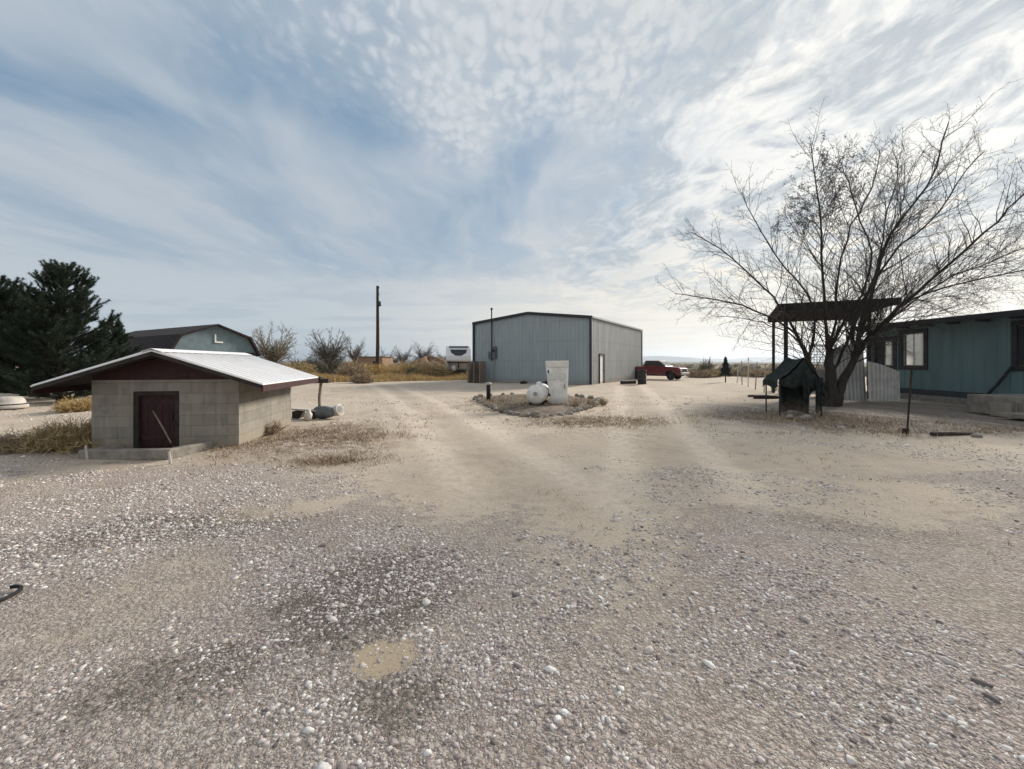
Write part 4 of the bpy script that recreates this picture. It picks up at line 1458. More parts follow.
def make_mound():
    m = mat('mound_soil', (.27, .165, .105), .95, .5, 1.6, .9, 3)
    rng = random.Random(4)
    for cx, cy, rx, ry, h, nm in ((-12.2, 62, 6.0, 4.5, 2.15, 'dirt_mound'),):
        vs, fs = [], []
        nr, na = 14, 40
        for i in range(nr + 1):
            for j in range(na):
                a = 2 * math.pi * j / na
                q = i / nr
                x, y = math.cos(a) * q * rx, math.sin(a) * q * ry
                z = h * (1 - q * q) ** 1.4 * (1 + .12 * math.sin(3 * a + 1) + .1 * math.sin(7 * a + q * 5)) + rng.uniform(-.05, .05) * (1 - q)
                vs.append((cx + x, cy + y, z - .08))
        for i in range(nr):
            for j in range(na):
                fs.append((i * na + j, i * na + (j + 1) % na, (i + 1) * na + (j + 1) % na, (i + 1) * na + j))
        simple(nm, MB((cx, cy, 0)).add(vs, fs), m, 'red brown mound of soil left of the white trailer', 'soil mound', smooth=True)


make_mound()


# ------------------------------------------------------------------ trees
def skel(p0, d0, length, segs, wander, rise, rg):
    """a wandering line of points"""
    pts = [Vector(p0)]
    d = Vector(d0).normalized()
    for i in range(segs):
        d = (d + Vector((rg.gauss(0, wander), rg.gauss(0, wander), rg.gauss(0, wander) + rise))).normalized()
        pts.append(pts[-1] + d * length / segs)
    return pts


def resample(pts, n):
    """smooth curve through traced points"""
    pts = [Vector(p) for p in pts]
    out = []
    m_ = len(pts)
    for k in range(n + 1):
        t = k / n * (m_ - 1)
        i = min(int(t), m_ - 2)
        u = t - i
        p0, p1, p2, p3 = pts[max(i - 1, 0)], pts[i], pts[i + 1], pts[min(i + 2, m_ - 1)]
        out.append(.5 * ((2 * p1) + (p2 - p0) * u + (2 * p0 - 5 * p1 + 4 * p2 - p3) * u * u + (3 * p1 - p0 - 3 * p2 + p3) * u ** 3))
    return out


def sprout(mb, line, r0, depth, rg, dens, ratio, rmin, rise, spread=.9, first=.25, twig_n=3):
    """side branches off a line, down to fine twigs"""
    L = sum((line[i + 1] - line[i]).length for i in range(len(line) - 1))
    n = max(2, int(L * dens))
    for k in range(n):
        f = first + (1 - first) * (k + rg.random()) / n
        i = min(int(f * (len(line) - 1)), len(line) - 2)
        p = line[i].lerp(line[i + 1], f * (len(line) - 1) - i)
        d = (line[i + 1] - line[i]).normalized()
        side = d.cross(Vector((rg.gauss(0, 1), rg.gauss(0, 1), rg.gauss(0, 1)))).normalized()
        nd = (d * (1.1 - spread * .4) + side * spread * rg.uniform(.5, 1.1) + Vector((0, 0, rise))).normalized()
        l = L * ratio * rg.uniform(.5, 1.15) * (1.15 - .65 * f)
        r = max(rmin, r0 * .5 * (1.05 - .6 * f))
        segs = 4 if depth > 1 else 3
        q = skel(p, nd, l, segs, .13, rise * .4, rg)
        mb.tube(q, [r * (1 - .75 * j / segs) for j in range(segs + 1)], 4 if depth > 1 else twig_n, False)
        if depth > 1:
            sprout(mb, q, r, depth - 1, rg, dens * 1.45, ratio, rmin, rise, spread, .15, twig_n)


def make_big_tree():
    D0 = 15.5
    base = at(829, 362, D0)
    base.z = 0
    t = thing('bare_tree', 'large bare multi stemmed tree spreading over the dark pergola roof', 'tree', base)
    rg = random.Random(12)
    q = lambda px, py, d: at(px, py, D0 + d) - base
    # each limb: (pixel, pixel, depth offset) traced points, base radius
    A = [(827, 405, 0), (819, 386, 0), (808, 360, .1), (798, 337, .1)]
    B = [(831, 405, 0), (831, 382, 0), (829, 356, .1), (827, 334, .1)]
    C = [(835, 405, 0), (841, 385, 0), (853, 362, 0), (866, 341, -.1)]
    limbs = [
        (A + [(778, 322, -.6), (745, 306, -1.3), (708, 298, -1.7), (676, 294, -2.0)], .105),
        (A + [(788, 318, .1), (775, 300, .1), (748, 272, .3), (716, 246, .5), (690, 232, .6)], .12),
        (A[:3] + [(814, 335, .4), (812, 303, .5), (796, 279, .6), (776, 258, .9), (752, 214, 1.0), (742, 192, 1.1)], .10),
        (B + [(823, 290, -.2), (822, 240, -.3), (818, 195, -.2), (811, 148, -.1)], .135),
        (B[:3] + [(842, 325, .8), (861, 295, 1.2), (871, 256, 1.6), (858, 215, 2.0), (848, 180, 2.1), (838, 160, 2.2)], .115),
        (C[:3] + [(862, 330, -.3), (868, 308, -.4), (875, 285, -.5), (884, 245, -.7), (905, 214, -.9), (932, 176, -1.0), (948, 122, -1.0)], .155),
        (B[:2] + [(840, 358, .3), (853, 330, .5), (864, 300, .8), (878, 262, 1.2), (886, 215, 1.5), (898, 178, 1.8), (893, 150, 2.0)], .10),
        (C + [(880, 326, -.7), (905, 302, -1.2), (938, 274, -1.6), (972, 244, -2.0), (1004, 214, -2.3), (1036, 182, -2.5)], .155),
        (C + [(884, 326, .6), (908, 305, 1.0), (948, 279, 1.4), (990, 262, 1.7), (1040, 240, 2.0)], .12),
        (C + [(886, 319, -1.4), (912, 299, -2.3), (960, 284, -2.8), (1010, 273, -3.2), (1050, 266, -3.4)], .10),
        (C[:3] + [(860, 328, -1.0), (870, 290, -1.7), (898, 248, -2.2), (935, 218, -2.6), (958, 180, -2.8), (985, 150, -3)], .10),
        (A[:3] + [(795, 338, 1.4), (772, 326, 2.2), (742, 318, 2.8), (712, 316, 3.2)], .085),
        (B[:3] + [(836, 318, -1.2), (838, 280, -1.8), (850, 230, -2.2), (872, 190, -2.4), (880, 150, -2.5)], .095),
    ]
    trunk, crown = MB(), MB()
    for k_, (tr, r) in enumerate(limbs):
        pts = resample([q(*c) for c in tr], 22)
        pts = [p + Vector((rg.gauss(0, .022), rg.gauss(0, .022), rg.gauss(0, .015))) * min(1, i / 5) for i, p in enumerate(pts)]
        rad = [max(.010, .70 * r * (1.2 - .2 * min(1, i / 3)) * (1 - .86 * (i / 22) ** .8)) for i in range(23)]
        trunk.tube(pts, rad, 8)
        sprout(crown, pts[4:], r * .30, 3, rg, 3.1, .36, .0048, .05 if k_ in (0, 1, 11) else .09, .95, .05)
        # leading twigs at the tip
        sprout(crown, pts[13:], r * .22, 3, rg, 4.0, .46, .0046, .02, .85, .05)
    for st, r0 in ((A, .145), (B, .225), (C, .19)):
        pts = resample([q(*c) for c in st], 14)
        trunk.tube([p + Vector((rg.gauss(0, .012), rg.gauss(0, .012), 0)) for p in pts], [r0 * (1.25 - .25 * min(1, i / 4)) * (1 - .72 * (i / 14) ** 1.3) for i in range(15)], 12)
    trunk.lathe([(.34, -.10), (.29, .05), (.21, .35), (.15, .6), (.08, .8)], (.03, 0, 0), (0, 0, 1), 14)
    trunk.build('trunk', M['bark'], t, True)
    crown.build('crown', M['twig'], t)
    # dead leaves still hanging in the top left of the crown
    rng = np.random.default_rng(8)
    cs = [(822, 178, -.2, .62, 700), (836, 190, .1, .60, 600), (802, 200, .2, .55, 520), (815, 206, -.3, .65, 700), (790, 220, .4, .45, 300), (846, 175, .5, .5, 330), (816, 152, -.2, .35, 150), (860, 200, .8, .55, 260), (778, 200, .6, .4, 160)]
    tw = np.array(crown.v[::3])                     # leaves hang on the twigs that are there
    near = np.full(len(tw), 9.0)
    for px, py, d, sz, n in cs:
        near = np.minimum(near, np.linalg.norm((tw - np.array(q(px, py, d))) / (sz * 1.7, sz * 3, sz * 1.6), axis=1))
    p_keep = np.clip(1.15 - near, 0, 1)
    pp = np.repeat(tw, 4, 0)[rng.random(len(tw) * 4) < np.repeat(p_keep, 4) * .62]
    pp = pp + rng.normal(0, .035, pp.shape)
    n = len(pp)
    u = rng.normal(0, 1, (n, 3)); u /= np.linalg.norm(u, axis=1)[:, None]
    w = np.cross(u, rng.normal(0, 1, (n, 3))); w /= np.linalg.norm(w, axis=1)[:, None]
    s = rng.uniform(.014, .034, (n, 1))
    v = np.stack([pp - u * s, pp + w * s * .55, pp + u * s, pp - w * s * .55], 1).reshape(-1, 3)
    big_mesh('dead_leaf', v, np.arange(n * 4).reshape(-1, 4), leaf_mat('dead_leaf', [(0, (.07, .065, .065)), (1, (.15, .135, .125))]), parent=t)['kind'] = 'stuff'
    return t


make_big_tree()


def bare_tree(label, p, h, w, seed, mtl, stems=4, group='bare trees along the far left'):
    t = thing('bare_tree', label, 'tree', p, 0, group)
    rg = random.Random(seed)
    trunk, crown = MB(), MB()
    fork = Vector((rg.gauss(0, .12), rg.gauss(0, .12), h * .20))
    trunk.tube([(0, 0, -.1), fork * .5, fork], [h * .040, h * .032, h * .026], 8)
    for k in range(stems):
        a = 2 * math.pi * k * .618 + rg.uniform(-.4, .4)
        el = math.asin(min(1, .12 + .88 * ((k * .754) % 1)))
        tip = Vector((math.cos(a) * math.cos(el) * w * rg.uniform(.8, 1.05), math.sin(a) * math.cos(el) * w * rg.uniform(.8, 1.05), h * .38 + math.sin(el) * h * .60 * rg.uniform(.85, 1.05)))
        mid = fork.lerp(tip, .45) + Vector((rg.gauss(0, .18), rg.gauss(0, .18), h * .05))
        pts = resample([fork * .8, fork.lerp(mid, .5) + Vector((0, 0, .1)), mid, tip], 10)
        r = h * .011
        trunk.tube(pts, [max(.016, r * (1.2 - 1.0 * i / 10)) for i in range(11)], 5)
        sprout(crown, pts[2:], r * .7, 3, rg, 3.6, .40, .019, .05, 1.0, .05)
    trunk.build('trunk', mtl, t)
    crown.build('crown', mtl, t)
    return t


pale = mat('pale_bark', (.27, .225, .16), .95, .35, 3)
def gz(px, d):
    v = at(px, 362, d)
    v.z = 0
    return v


bare_tree('pale tan bare tree rising beside the right end of the teal barn', gz(272, 40), 5.5, 2.6, 31, pale, 40)
bare_tree('dark bare spreading tree behind the olive bush, left of the pole', gz(328, 48), 5.6, 2.9, 32, M['bark_far'], 38)
bare_tree('thin grey bare tree between the dark bare tree and the pole', gz(356, 70), 6.2, 2.4, 33, M['bark_far'], 22)
bare_tree('bare tree behind the red brown mound', gz(424, 80), 6.0, 3.2, 34, M['bark_far'], 24)
bare_tree('bare tree behind the small white camper', gz(404, 82), 5.2, 3.0, 35, M['bark_far'], 24)
bare_tree('low bare tree just left of the small white camper', gz(387, 78), 5.0, 2.6, 36, M['bark_far'], 12)
bare_tree('low dark thicket tree between the two bigger bare trees', gz(300, 44), 3.0, 2.6, 37, M['bark_far'], 16)
bare_tree('low bare tree behind the nose of the white trailer', gz(447, 85), 4.4, 4.4, 38, M['bark_far'], 18)


def pine(label, p, h, w, seed, n_br=60, lean=0.0, low=.04, group='dark pines at the left edge'):
    """stout pine: rising branches clothed in brushes of needles"""
    t = thing('pine_tree', label, 'tree', p, 0, group)
    rg = random.Random(seed)
    rng = np.random.default_rng(seed)
    trunk, limb = MB(), MB()
    line = [Vector((lean * (z ** 1.2) + rg.gauss(0, .03), rg.gauss(0, .03), h * z - (.1 if z == 0 else 0))) for z in [k / 10 for k in range(11)]]
    trunk.tube(line, [max(.025, h * .028 * (1.15 - z / 10)) for z in range(11)], 8)
    tufts = []

    def brush(pts, dens):
        for a, b2 in zip(pts[:-1], pts[1:]):
            n = max(2, int((b2 - a).length * dens))
            d = np.array((b2 - a).normalized())
            tt = rng.random((n, 1))
            tufts.append((np.array(a) * (1 - tt) + np.array(b2) * tt, np.repeat(d[None], n, 0)))

    for k in range(n_br):
        z = low + (.97 - low) * ((k + rg.random()) / n_br) ** 1.1
        c = line[min(int(z * 10), 9)].lerp(line[min(int(z * 10), 9) + 1], z * 10 - int(z * 10))
        a = k * 2.399 + rg.uniform(-.5, .5)
        prof = (1 - z) ** .45 * (.8 + .2 * min(1, z / .25)) if z < .25 else (1 - z) ** .45 + .03
        l = w * prof * rg.uniform(.62, 1.18)
        el = -.05 + .75 * z + rg.uniform(-.12, .18)
        d = Vector((math.cos(a) * math.cos(el), math.sin(a) * math.cos(el), math.sin(el)))
        pts = skel(c, d, l, 6, .07, .10, rg)
        limb.tube(pts, [max(.010, .045 * (1 - i / 6.5)) for i in range(7)], 5, False)
        brush(pts[2:], 420)
        m_ = int(3 + l * 4.5)
        for j in range(m_):
            f = rg.uniform(.25, .98)
            i = min(int(f * 6), 5)
            b0 = pts[i].lerp(pts[i + 1], f * 6 - i)
            sd_ = d.cross(Vector((rg.gauss(0, .5), rg.gauss(0, .5), 1))).normalized() * (1 if j % 2 else -1)
            nd = d * .75 + sd_ * rg.uniform(.3, .9) + Vector((0, 0, rg.uniform(.05, .75)))
            sp = skel(b0, nd, l * rg.uniform(.16, .36) + .12, 3, .08, .16, rg)
            limb.tube(sp, [.012, .010, .008, .005], 4, False)
            brush(sp[0:], 520)
    brush(line[7:], 380)
    trunk.build('trunk', M['bark'], t, True)
    limb.build('branches', M['bark'], t)
    pp = np.concatenate([x[0] for x in tufts]); dd = np.concatenate([x[1] for x in tufts])
    n = len(pp)
    r = rng.normal(0, 1, (n, 3))
    r -= dd * (r * dd).sum(1)[:, None]
    r /= np.linalg.norm(r, axis=1)[:, None] + 1e-9
    nd = r * .85 + dd * rng.uniform(.3, 1.0, (n, 1))
    nd /= np.linalg.norm(nd, axis=1)[:, None]
    sd_ = np.cross(nd, rng.normal(0, 1, (n, 3))); sd_ /= np.linalg.norm(sd_, axis=1)[:, None] + 1e-9
    ln = rng.uniform(.06, .13, (n, 1))
    v = np.stack([pp - sd_ * .0065, pp + sd_ * .0065, pp + nd * ln], 1).reshape(-1, 3)
    big_mesh('crown', v, np.arange(n * 3).reshape(-1, 3), M['needle'], parent=t)
    return t


M['needle'] = leaf_mat('pine_needle', [(0, (.014, .026, .018)), (.5, (.028, .046, .030)), (1, (.065, .085, .048))])
pine('tallest dark pine, its open top above the left eave of the well house', gz(60, 17.0), 5.15, 2.15, 51, 120, .15, .02)
pine('dark pine cut by the left edge of the photo', gz(-12, 17.6), 4.75, 2.3, 52, 100, .1, .05)
pine('small dark pine nearest the barn, just left of its dark roof', gz(104, 20.0), 3.3, 1.45, 53, 70, .45, .05)
pine('low bushy pine filling the gap between the two tall pines', gz(24, 20.0), 4.3, 2.7, 54, 110, -.05, .03)


def juniper(label, p, h, w, seed):
    t = thing('evergreen_sapling', label, 'tree', p)
    rng = np.random.default_rng(seed)
    MB().tube([(0, 0, -.05), (.01, 0, h * .5), (0, 0, h * .95)], [.05, .035, .01], 6).build('trunk', M['bark'], t)
    n = 2600
    z = rng.random(n) ** .8
    r = w * np.sqrt(rng.random(n)) * np.minimum(1, (1 - z) * 1.25) * (1 + .25 * np.sin(z * 23))
    a = rng.uniform(0, 6.283, n)
    b = np.stack([np.cos(a) * r, np.sin(a) * r, h * (.22 + .78 * z)], 1)
    d = np.stack([np.cos(a) * .4, np.sin(a) * .4, np.ones(n)], 1) + rng.normal(0, .25, (n, 3))
    d /= np.linalg.norm(d, axis=1)[:, None]
    s = np.cross(d, rng.normal(0, 1, (n, 3))); s /= np.linalg.norm(s, axis=1)[:, None]
    v = np.stack([b - s * .022, b + s * .022, b + d * .16], 1).reshape(-1, 3)
    big_mesh('crown', v, np.arange(n * 3).reshape(-1, 3), leaf_mat('juniper', [(0, (.015, .026, .024)), (1, (.04, .06, .05))]), parent=t)


juniper('little dark pointed evergreen alone beside the drive right of the pickup', gz(725.5, 34) * 1.0, 1.9, .36, 71)


# ------------------------------------------------------------------ house on the right
def make_house():
    X = 17.8
    t = thing('teal_house', 'long low teal house with dark window trim and deep eave behind the bare tree', 'house', (X, 15, 0))
    Y0, Y1, Wd, He = -6.0, 6.6, 7.5, 3.22      # local, x into the house
    wl = MB()
    wins = [(3.55, 4.62, 1.42, 2.88), (5.05, 6.05, 1.42, 2.62), (-1.9, .15, 1.45, 2.90)]
    # front wall built round its openings
    th = .14
    ys = [Y0] + [v for w in sorted(wins) for v in (w[0], w[1])] + [Y1]
    for k in range(0, len(ys), 2):
        wl.box((th / 2, (ys[k] + ys[k + 1]) / 2, (He + .42) / 2), (th, ys[k + 1] - ys[k], He - .42))
    for a, b2, z0, z1 in wins:
        wl.box((th / 2, (a + b2) / 2, (.42 + z0) / 2), (th, b2 - a, z0 - .42))
        wl.box((th / 2, (a + b2) / 2, (He + z1) / 2), (th, b2 - a, He - z1))
    wl.box((Wd / 2 + .07, Y1 - .07, (He + .42) / 2), (Wd - .14, .14, He - .42))
    wl.box((Wd / 2 + .07, Y0 + .07, (He + .42) / 2), (Wd - .14, .14, He - .42))
    wl.build('wall', M['house_teal'], t)
    MB().box((Wd / 2, (Y0 + Y1) / 2, .21), (Wd - .04, Y1 - Y0 - .04, .42)).build('skirting', M['soffit'], t)
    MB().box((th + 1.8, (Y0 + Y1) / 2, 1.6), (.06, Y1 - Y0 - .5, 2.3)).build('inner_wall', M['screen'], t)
    rf = MB().prism([(-.62, Y0 - .4, He + .16), (Wd / 2, Y0 - .4, He + .45), (Wd + .5, Y0 - .4, He + .16), (Wd + .5, Y0 - .4, He + .10), (Wd / 2, Y0 - .4, He + .36), (-.62, Y0 - .4, He + .10)], (0, Y1 - Y0 + .7, 0))
    roof = rf.build('roof', M['shingle'], t)
    MB().box((-.60, (Y0 + Y1) / 2 - .05, He + .045), (.05, Y1 - Y0 + .68, .20)).build('fascia', M['dark_trim'], roof)
    MB().box((-.23, (Y0 + Y1) / 2 - .05, He + .012), (.68, Y1 - Y0 + .6, .02)).build('soffit', M['soffit'], roof)
    for k in range(12):
        MB().box((-.28, Y0 + .4 + k * 1.1, He - .06), (.58, .05, .11)).build('rafter', M['soffit'], roof)
    for a, b2, z0, z1 in wins:
        fr = MB()
        for yy in (a - .07, b2 + .07):
            fr.box((-.015, yy, (z0 + z1) / 2), (.05, .17, z1 - z0 + .34))
        for zz in (z0 - .08, z1 + .08):
            fr.box((-.015, (a + b2) / 2, zz), (.05, b2 - a - .03, .18))
        win = fr.build('window', M['dark_trim'], t)
        sf = MB()
        mid = (a + b2) / 2
        for c0, c1, xx in ((a + .02, mid + .02, .045), (mid - .02, b2 - .02, .075)):
            for yy in (c0 + .02, c1 - .02):
                sf.box((xx, yy, (z0 + z1) / 2), (.028, .04, z1 - z0 - .02))
            for zz in (z0 + .03, z1 - .03):
                sf.box((xx, (c0 + c1) / 2, zz), (.026, c1 - c0 - .08, .04))
        sf.build('sash', M['lattice'], win)
        MB().box((.045, (a + mid) / 2 + .02, (z0 + z1) / 2), (.008, mid - a - .06, z1 - z0 - .08)).build('pane', M['mirror' if a > 0 else 'glass'], win)
        MB().box((.080, (mid + b2) / 2 - .02, (z0 + z1) / 2), (.008, b2 - mid - .06, z1 - z0 - .08)).build('pane', M['mirror' if a == 3.55 else 'glass'], win)
        if a != 3.55:
            MB().box((.022, (mid + b2) / 2 + .0, (z0 + z1) / 2), (.006, b2 - mid - .02, z1 - z0 - .06)).build('screen', M['screen'], win)
    return t


make_house()
simple('walkway', MB((17.4, 17.5, 0)).box((17.38, 18.1, .06), (.72, 5.2, .26)), M['concrete'], '', '', bevel=.015)
w_ = bpy.data.objects['walkway']
del_keys = [k for k in ('label', 'category') if k in w_]
for k in del_keys:
    del w_[k]
w_['kind'] = 'structure'
simple('leaning_pole', MB((17.4, 15.6, 0)).tube([Vector((17.72, 15.25, 1.42)), Vector((17.62, 15.6, .8)), Vector((17.42, 15.95, .17))], .05, 6), M['dark_trim'], 'dark pole leaning against the teal wall below the right window', 'pole')


def make_steps():
    t = thing('porch_steps', 'grey concrete steps at the right edge in front of the teal house', 'steps', (14.6, 12.8, 0), R(3))
    MB().box((1.15, .35, .28), (2.2, 1.3, .58)).build('landing', M['concrete'], t, bevel=.02)
    MB().box((.5, -.85, .10), (2.5, .75, .12)).build('step_slab', M['concrete'], t, bevel=.02)
    MB().box((.75, -.80, .0), (1.8, .45, .09)).build('step_base', M['wood_dark'], t)
    MB().box((-.05, .0, .2), (.19, .4, .42)).box((.32, -.36, .2), (.4, .1, .41)).build('block', M['block'], t)


make_steps()


# ------------------------------------------------------------------ pergola
def make_pergola():
    A = Vector((11.1, 17.6, 0))
    t = thing('pergola', 'dark flat roofed pergola on thin posts behind the bare tree trunk', 'pergola', A, math.atan2(-.454, .891))
    W, L, Z = 3.55, 6.0, 3.66                      # local x along the near edge, y away
    rf = MB().box((W / 2, L / 2, Z + .30), (W + .35, L, .045))
    for k in range(15):
        rf.box((W / 2, .1 + k * (L - .2) / 14, Z + .328), (W + .35, .10, .02))
    rf.build('roof', M['wood_dark'], t)
    fa = MB().box((W / 2, .0, Z + .17), (W + .3, .05, .24)).box((W / 2, L, Z + .17), (W + .3, .05, .24))
    fa.build('beam', M['wood_dark'], t)
    for k in range(11):
        MB().box((.05 + k * (W - .1) / 10, L / 2, Z + .17), (.05, L + .7, .20)).build('rafter', M['wood_dark'], t)
    for x, y in ((.1, L - .15), (.62, L - .75), (W - .1, L - .15), (W - .05, 3.2), (.1, .15)):
        MB().box((x, y, Z / 2 + .02), (.13, .13, Z + .08)).build('post', M['wood_dark'], t)
    lt = MB()
    for k in range(10):
        u = k * .19
        lt.bar((W - .06, .75 + u, Z - .60 + 0), (W - .06, .75 + u + .55, Z + .04), .02, .012)
        lt.bar((W - .045, .75 + u + .55, Z - .60), (W - .045, .75 + u, Z + .04), .02, .012)
    lt.box((W - .05, 1.9, Z - .62), (.03, 2.4, .05))
    lt.build('lattice', M['lattice'], t)
    for x in (.1, W - .1):
        MB().bar((x, L - .2, Z - .7), (x, L - .85, Z - .02), .07).build('brace', M['wood_dark'], t)


make_pergola()


# ------------------------------------------------------------------ corrugated sheets round the tree and other yard things
def corrugated(name, label, p0, p1, h0, h1, m, lean=.0, bow=.0, wave=.15, amp=.05, z0=.04, fade=.0):
    p0, p1 = Vector(p0), Vector(p1)
    d = p1 - p0
    L = d.length
    u = d.normalized()
    nrm = Vector((u.y, -u.x, 0))
    n = int(L / wave * 8)
    vs, fs = [], []
    for lay in (0, .004):
        k = len(vs)
        for i in range(n + 1):
            s = i / n
            c = p0 + u * L * s + nrm * (math.sin(s * L / wave * 2 * math.pi) * amp + bow * math.sin(math.pi * s) + lay)
            h = h0 + (h1 - h0) * s ** 1.3
            vs += [c + Vector((0, 0, z0)), c + Vector((0, 0, h)) - nrm * lean * h]
        for i in range(n):
            fs.append((k + 2 * i, k + 2 * i + 2, k + 2 * i + 3, k + 2 * i + 1))
    return simple(name, MB(p0).add(vs, fs), m, label, 'metal sheet', 'corrugated sheets by the tree', True)


galv = mat('galvanised', (.50, .50, .475), .55, .3, 3, .05, 40, .1, (.40, .405, .39))
corrugated('corrugated_sheet', 'taller grey corrugated sheet close behind the bare tree trunk', (13.05, 17.4, 0), (14.25, 17.3, 0), 2.15, 2.5, galv, .08)
corrugated('corrugated_sheet', 'shorter pale corrugated sheet with dipping top edge beside the teal house corner', (14.1, 17.0, 0), (15.35, 17.05, 0), 1.62, 1.22, mat('galvanised_pale', (.64, .63, .60), .55, .25, 3, .05, 40, .1), .03, .05)


def make_lattice_panel():
    a, b2 = Vector((14.05, 20.3, 0)), Vector((15.3, 20.4, 0))
    t = thing('lattice_screen', 'pale lattice screen seen between the stems of the bare tree', 'lattice', a)
    fr = MB()
    w = (b2 - a).length
    for x in (0, w):
        fr.box((x, 0, 1.2), (.06, .06, 2.4))
    for z in (.1, 1.25, 2.4):
        fr.box((w / 2, 0, z), (w, .05, .06))
    fr.build('frame', M['lattice'], t)
    sl_ = MB()
    for k in range(9):
        sl_.box((.07 + k * (w - .14) / 8, .0, 1.82), (.03, .016, 1.1))
        sl_.box((w / 2, .018, 1.32 + k * 1.02 / 8), (w - .08, .016, .03))
    sl_.build('slat', M['lattice'], t)
    MB().box((w / 2, .01, .68), (w - .08, .02, 1.08)).build('panel', mat('pale_panel', (.30, .31, .31), .8, .3, 4), t)


make_lattice_panel()


def make_canopy():
    c = Vector((8.55, 13.0, 0))
    t = thing('canvas_canopy', 'dark green canvas canopy with two flaps hanging to the ground before the bare tree trunk', 'canopy', c, R(-8))
    D = 1.0                                       # front at y = -.5, back at y = .5

    def sag(u, v, k):
        return .022 * math.sin(5.1 * u + 3.7 * v + k) + .014 * math.sin(11 * u - 7 * v + 2 * k)

    def sheet(name, fn, nu, nv):
        mb, n = MB(), (nu + 1) * (nv + 1)
        for lay in (0, 1):
            for i in range(nu + 1):
                for j in range(nv + 1):
                    mb.v.append(tuple(fn(i / nu, j / nv) + Vector((.003, .004, -.004)) * lay))
        for lay in (0, 1):
            for i in range(nu):
                for j in range(nv):
                    k = lay * n + i * (nv + 1) + j
                    mb.f.append((k, k + 1, k + nv + 2, k + nv + 1))
        return mb.build(name, M['tarp'], t, True)

    def slope(s, w, ze, hang):
        def fn(u, v):                             # u from the ridge down the slope, then hanging as a valance
            y = -D / 2 + D * v
            ridge = 1.74 - .07 * math.sin(math.pi * v) + .03 * v
            if u < .75:
                q = u / .75
                x = s * w * q
                z = ridge + (ze - ridge) * q - .10 * math.sin(math.pi * q) * (.6 + .4 * math.sin(math.pi * v)) + sag(q * 2, v * 2, s) * q
            else:
                q = (u - .75) / .25
                x = s * (w + .02 * math.sin(9 * v) * q)
                z = ze - hang * q * (1 + .18 * math.sin(8 * v + s)) + sag(2, v * 2, s)
            return Vector((x, y, z))
        return fn
    sheet('canopy_side', slope(-1, .70, 1.06, .22), 26, 22)
    sheet('canopy_side', slope(1, .56, 1.02, .34), 26, 22)

    def gable(u, v):                              # cloth closing the front, u across, v down
        x = -.68 + 1.22 * u
        top = (1.70 + (1.05 - 1.70) * min(1, -x / .70) - .10 * math.sin(math.pi * min(1, -x / .7))) if x < 0 else (1.70 + (1.01 - 1.70) * min(1, x / .56) - .10 * math.sin(math.pi * min(1, x / .56)))
        low = .88 + .06 * math.sin(7 * x + 1) + .10 * max(0, -x) - .25 * max(0, x)
        return Vector((x, -D / 2 - .012 - .035 * math.sin(13 * x) * v - .015 * math.sin(29 * x) * v, top + (low - top) * v - .01))
    sheet('canopy_front', gable, 60, 10)

    def back(u, v):                               # rear sheet down to the ground, added as the dark interior
        x = -.22 + .74 * u
        top = 1.66 + (1.0 - 1.66) * min(1, abs(x) / .62)
        return Vector((x, D / 2 + .01 + .04 * math.sin(15 * x) * v + .015 * math.sin(31 * x + 1) * v, top + (.06 + .03 * math.sin(9 * x) - top) * v))
    sheet('canopy_shade_sheet', back, 60, 14)
    for x0, w, z1, k in ((-.06, .20, .10, 0.3), (.27, .21, .16, 1.9)):
        def flap(u, v, x0=x0, w=w, z1=z1, k=k):
            x = x0 + w * (u - .5) * (1 - .25 * v) + w / 2 + .04 * v * math.sin(k + 2 * v)
            return Vector((x, -D / 2 - .045 - .030 * math.sin(u * 11 + k) - .02 * math.sin(5 * v + k), 1.15 + (z1 + .05 * math.sin(u * 6 + k) - 1.15) * v))
        sheet('flap', flap, 14, 20)
    for x in (-.62, .50):
        for y in (-D / 2 + .05, D / 2 - .05):
            MB().tube([(x, y, -.05), (x, y, 1.0)], .022, 8).build('leg', M['dark_trim'], t)
    MB().tube([(0, -D / 2, 1.66), (0, D / 2, 1.68)], .02, 8).build('ridge_pole', M['dark_trim'], t)


make_canopy()
for px, py, r, h, lab in ((774, 391, .17, .38, 'white bucket left of the two at the foot of the pergola post'), (781.5, 393, .19, .42, 'white bucket right of the two, beside the green canopy')):
    p = gp(px, py)
    t = thing('bucket', lab, 'bucket', p, 0, 'white buckets at the pergola post')
    MB().lathe([(r * .82, 0), (r, h), (r * 1.06, h + .01), (r * 1.06, h - .04), (r * .97, h - .05)], (0, 0, 0), (0, 0, 1), 18).build('pail', M['white_paint'], t, True)
    MB().lathe([(r * .94, h - .012), (r * .94, h - .006)], (0, 0, 0), (0, 0, 1), 18).build('fill', M['soil'], t)
p = gp(767, 399)
simple('log', MB(p).tube([p + Vector((-.55, 0, .08)), p + Vector((0, .06, .09)), p + Vector((.5, .02, .07))], [.085, .09, .07], 8), M['wood_dark'], 'dark log lying on the ground left of the green canopy', 'log')
p = gp(756, 397)
simple('log', MB(p).tube([p + Vector((-.35, 0, .05)), p + Vector((.4, .1, .05))], [.05, .045], 8), M['rust'], 'thin dark branch lying farther left than the log', 'branch')
p = gp(829, 405.5)
simple('stake', MB(p).box(p + Vector((0, 0, .44)), (.07, .03, .94)), M['lattice'], 'pale upright stake in front of the bare tree trunk', 'stake')
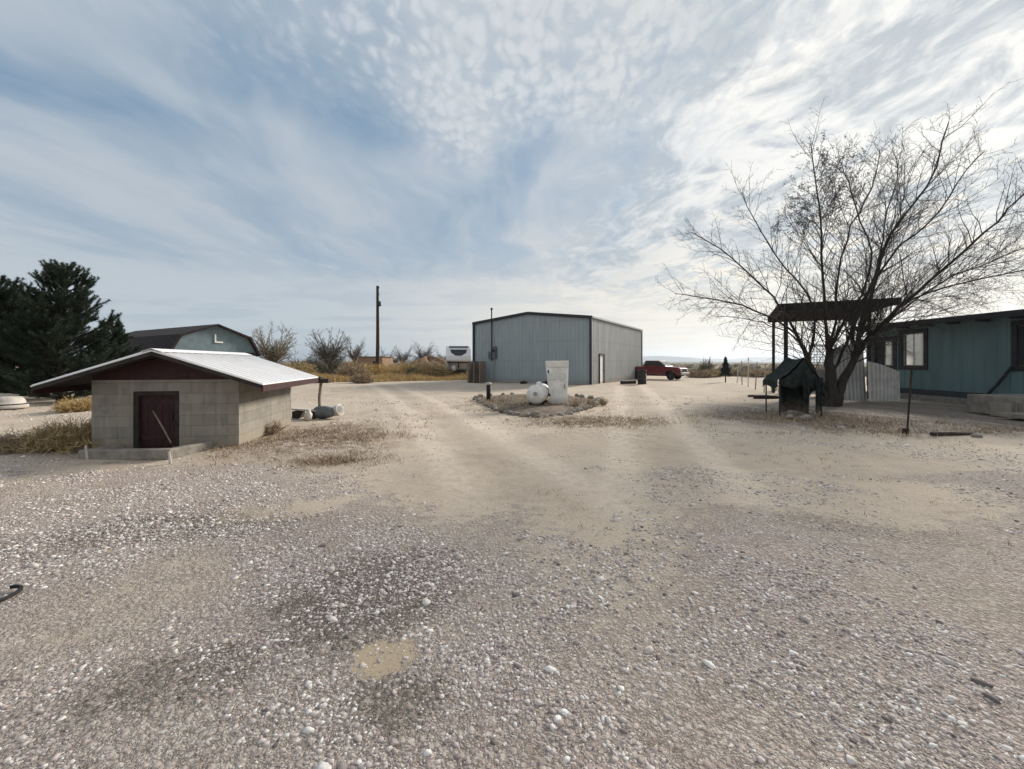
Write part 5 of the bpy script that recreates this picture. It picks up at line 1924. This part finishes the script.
for k, (px, py, s, lab) in enumerate(((790, 419, .13, 'pale stone at the foot of the left canopy flap'), (806, 420, .15, 'larger pale stone at the foot of the right canopy flap'), (838, 427, .07, 'small pale stone in the brown litter below the tree'), (977, 437, .09, 'pale stone at the right end of the dark log by the steel post'))):
    p = gp(px, py)
    simple('stone', MB(p).rock(p + Vector((0, 0, s * .4)), s, 300 + k, .7), M['concrete'], lab, 'stone')
p = gp(955, 435.5)
simple('log', MB(p).tube([p + Vector((-.5, .02, .03)), p + Vector((0, -.02, .035)), p + Vector((.42, .02, .03))], [.04, .045, .035], 7), M['rust'], 'thin dark log lying right of the steel fence post', 'log')


def make_tpost():
    p = gp(907, 434)
    t = thing('fence_post', 'thin dark steel fence post leaning in front of the teal house', 'fence post', p)
    top = Vector((.16, .05, 1.45))
    MB().bar((0, 0, -.1), top, .028, .010).bar((0, .016, -.1), top + Vector((0, .016, 0)), .008, .028).build('shaft', M['rust'], t)
    MB().box((.0, .035, .06), (.16, .008, .12)).build('anchor_plate', M['rust'], t)
    st = MB()
    for k in range(7):
        q = Vector((0, 0, 0)).lerp(top, .25 + k * .11)
        st.box(q + Vector((0, -.012, 0)), (.02, .016, .018))
    st.build('stud', M['rust'], t)


make_tpost()


def make_wire_fence():
    ps = [gp(738, 384.5), gp(745, 386), gp(752, 383), gp(757, 387), gp(762, 390)]
    a, b2 = gp(737, 383), gp(764, 392)
    t = thing('wire_fence', 'sagging wire fence on thin pale posts left of the pergola', 'fence', a)
    d = b2 - a
    hs = [1.5, 1.7, 1.9, 1.6, 1.5]
    tops = []
    for k in range(5):
        q = d * (k / 4)
        l = Vector((random.uniform(-.1, .12), 0, 0))
        MB().tube([q + Vector((0, 0, -.1)), q + l + Vector((0, 0, hs[k]))], [.032, .026], 6).build('post', M['wood_grey'] if k % 2 else M['lattice'], t)
        tops.append((q, q + l + Vector((0, 0, hs[k]))))
    w = MB()
    for f in (.15, .35, .55, .75, .93):
        w.tube([x.lerp(y, f) for x, y in tops], .006, 4)
    for k in range(4):
        for j in range(1, 7):
            x0 = tops[k][0].lerp(tops[k + 1][0], j / 7)
            x1 = tops[k][1].lerp(tops[k + 1][1], j / 7)
            w.tube([x0.lerp(x1, .15), x0.lerp(x1, .93)], .004, 3)
    w.build('wire', M['steel'], t)


make_wire_fence()

# ------------------------------------------------------------------ the air between here and the hills
HAZE = 1.1e-4
if HAZE:
    hm = bpy.data.materials.new('haze')
    hm.use_nodes = True
    hn = hm.node_tree.nodes
    hn.clear()
    ho = hn.new('ShaderNodeOutputMaterial')
    hv = hn.new('ShaderNodeVolumePrincipled')
    hv.inputs['Color'].default_value = (.70, .81, .95, 1)
    hv.inputs['Density'].default_value = HAZE
    hv.inputs['Anisotropy'].default_value = .55
    hm.node_tree.links.new(hv.outputs[0], ho.inputs['Volume'])
    b_ = MB((0, 0, 0)).box((0, 0, 76), (18600, 18600, 160))
    # keep the ground sheet inside
    tag(b_.build('haze', hm), 'pale thin haze filling the air out to the hills', 'haze', kind='stuff')
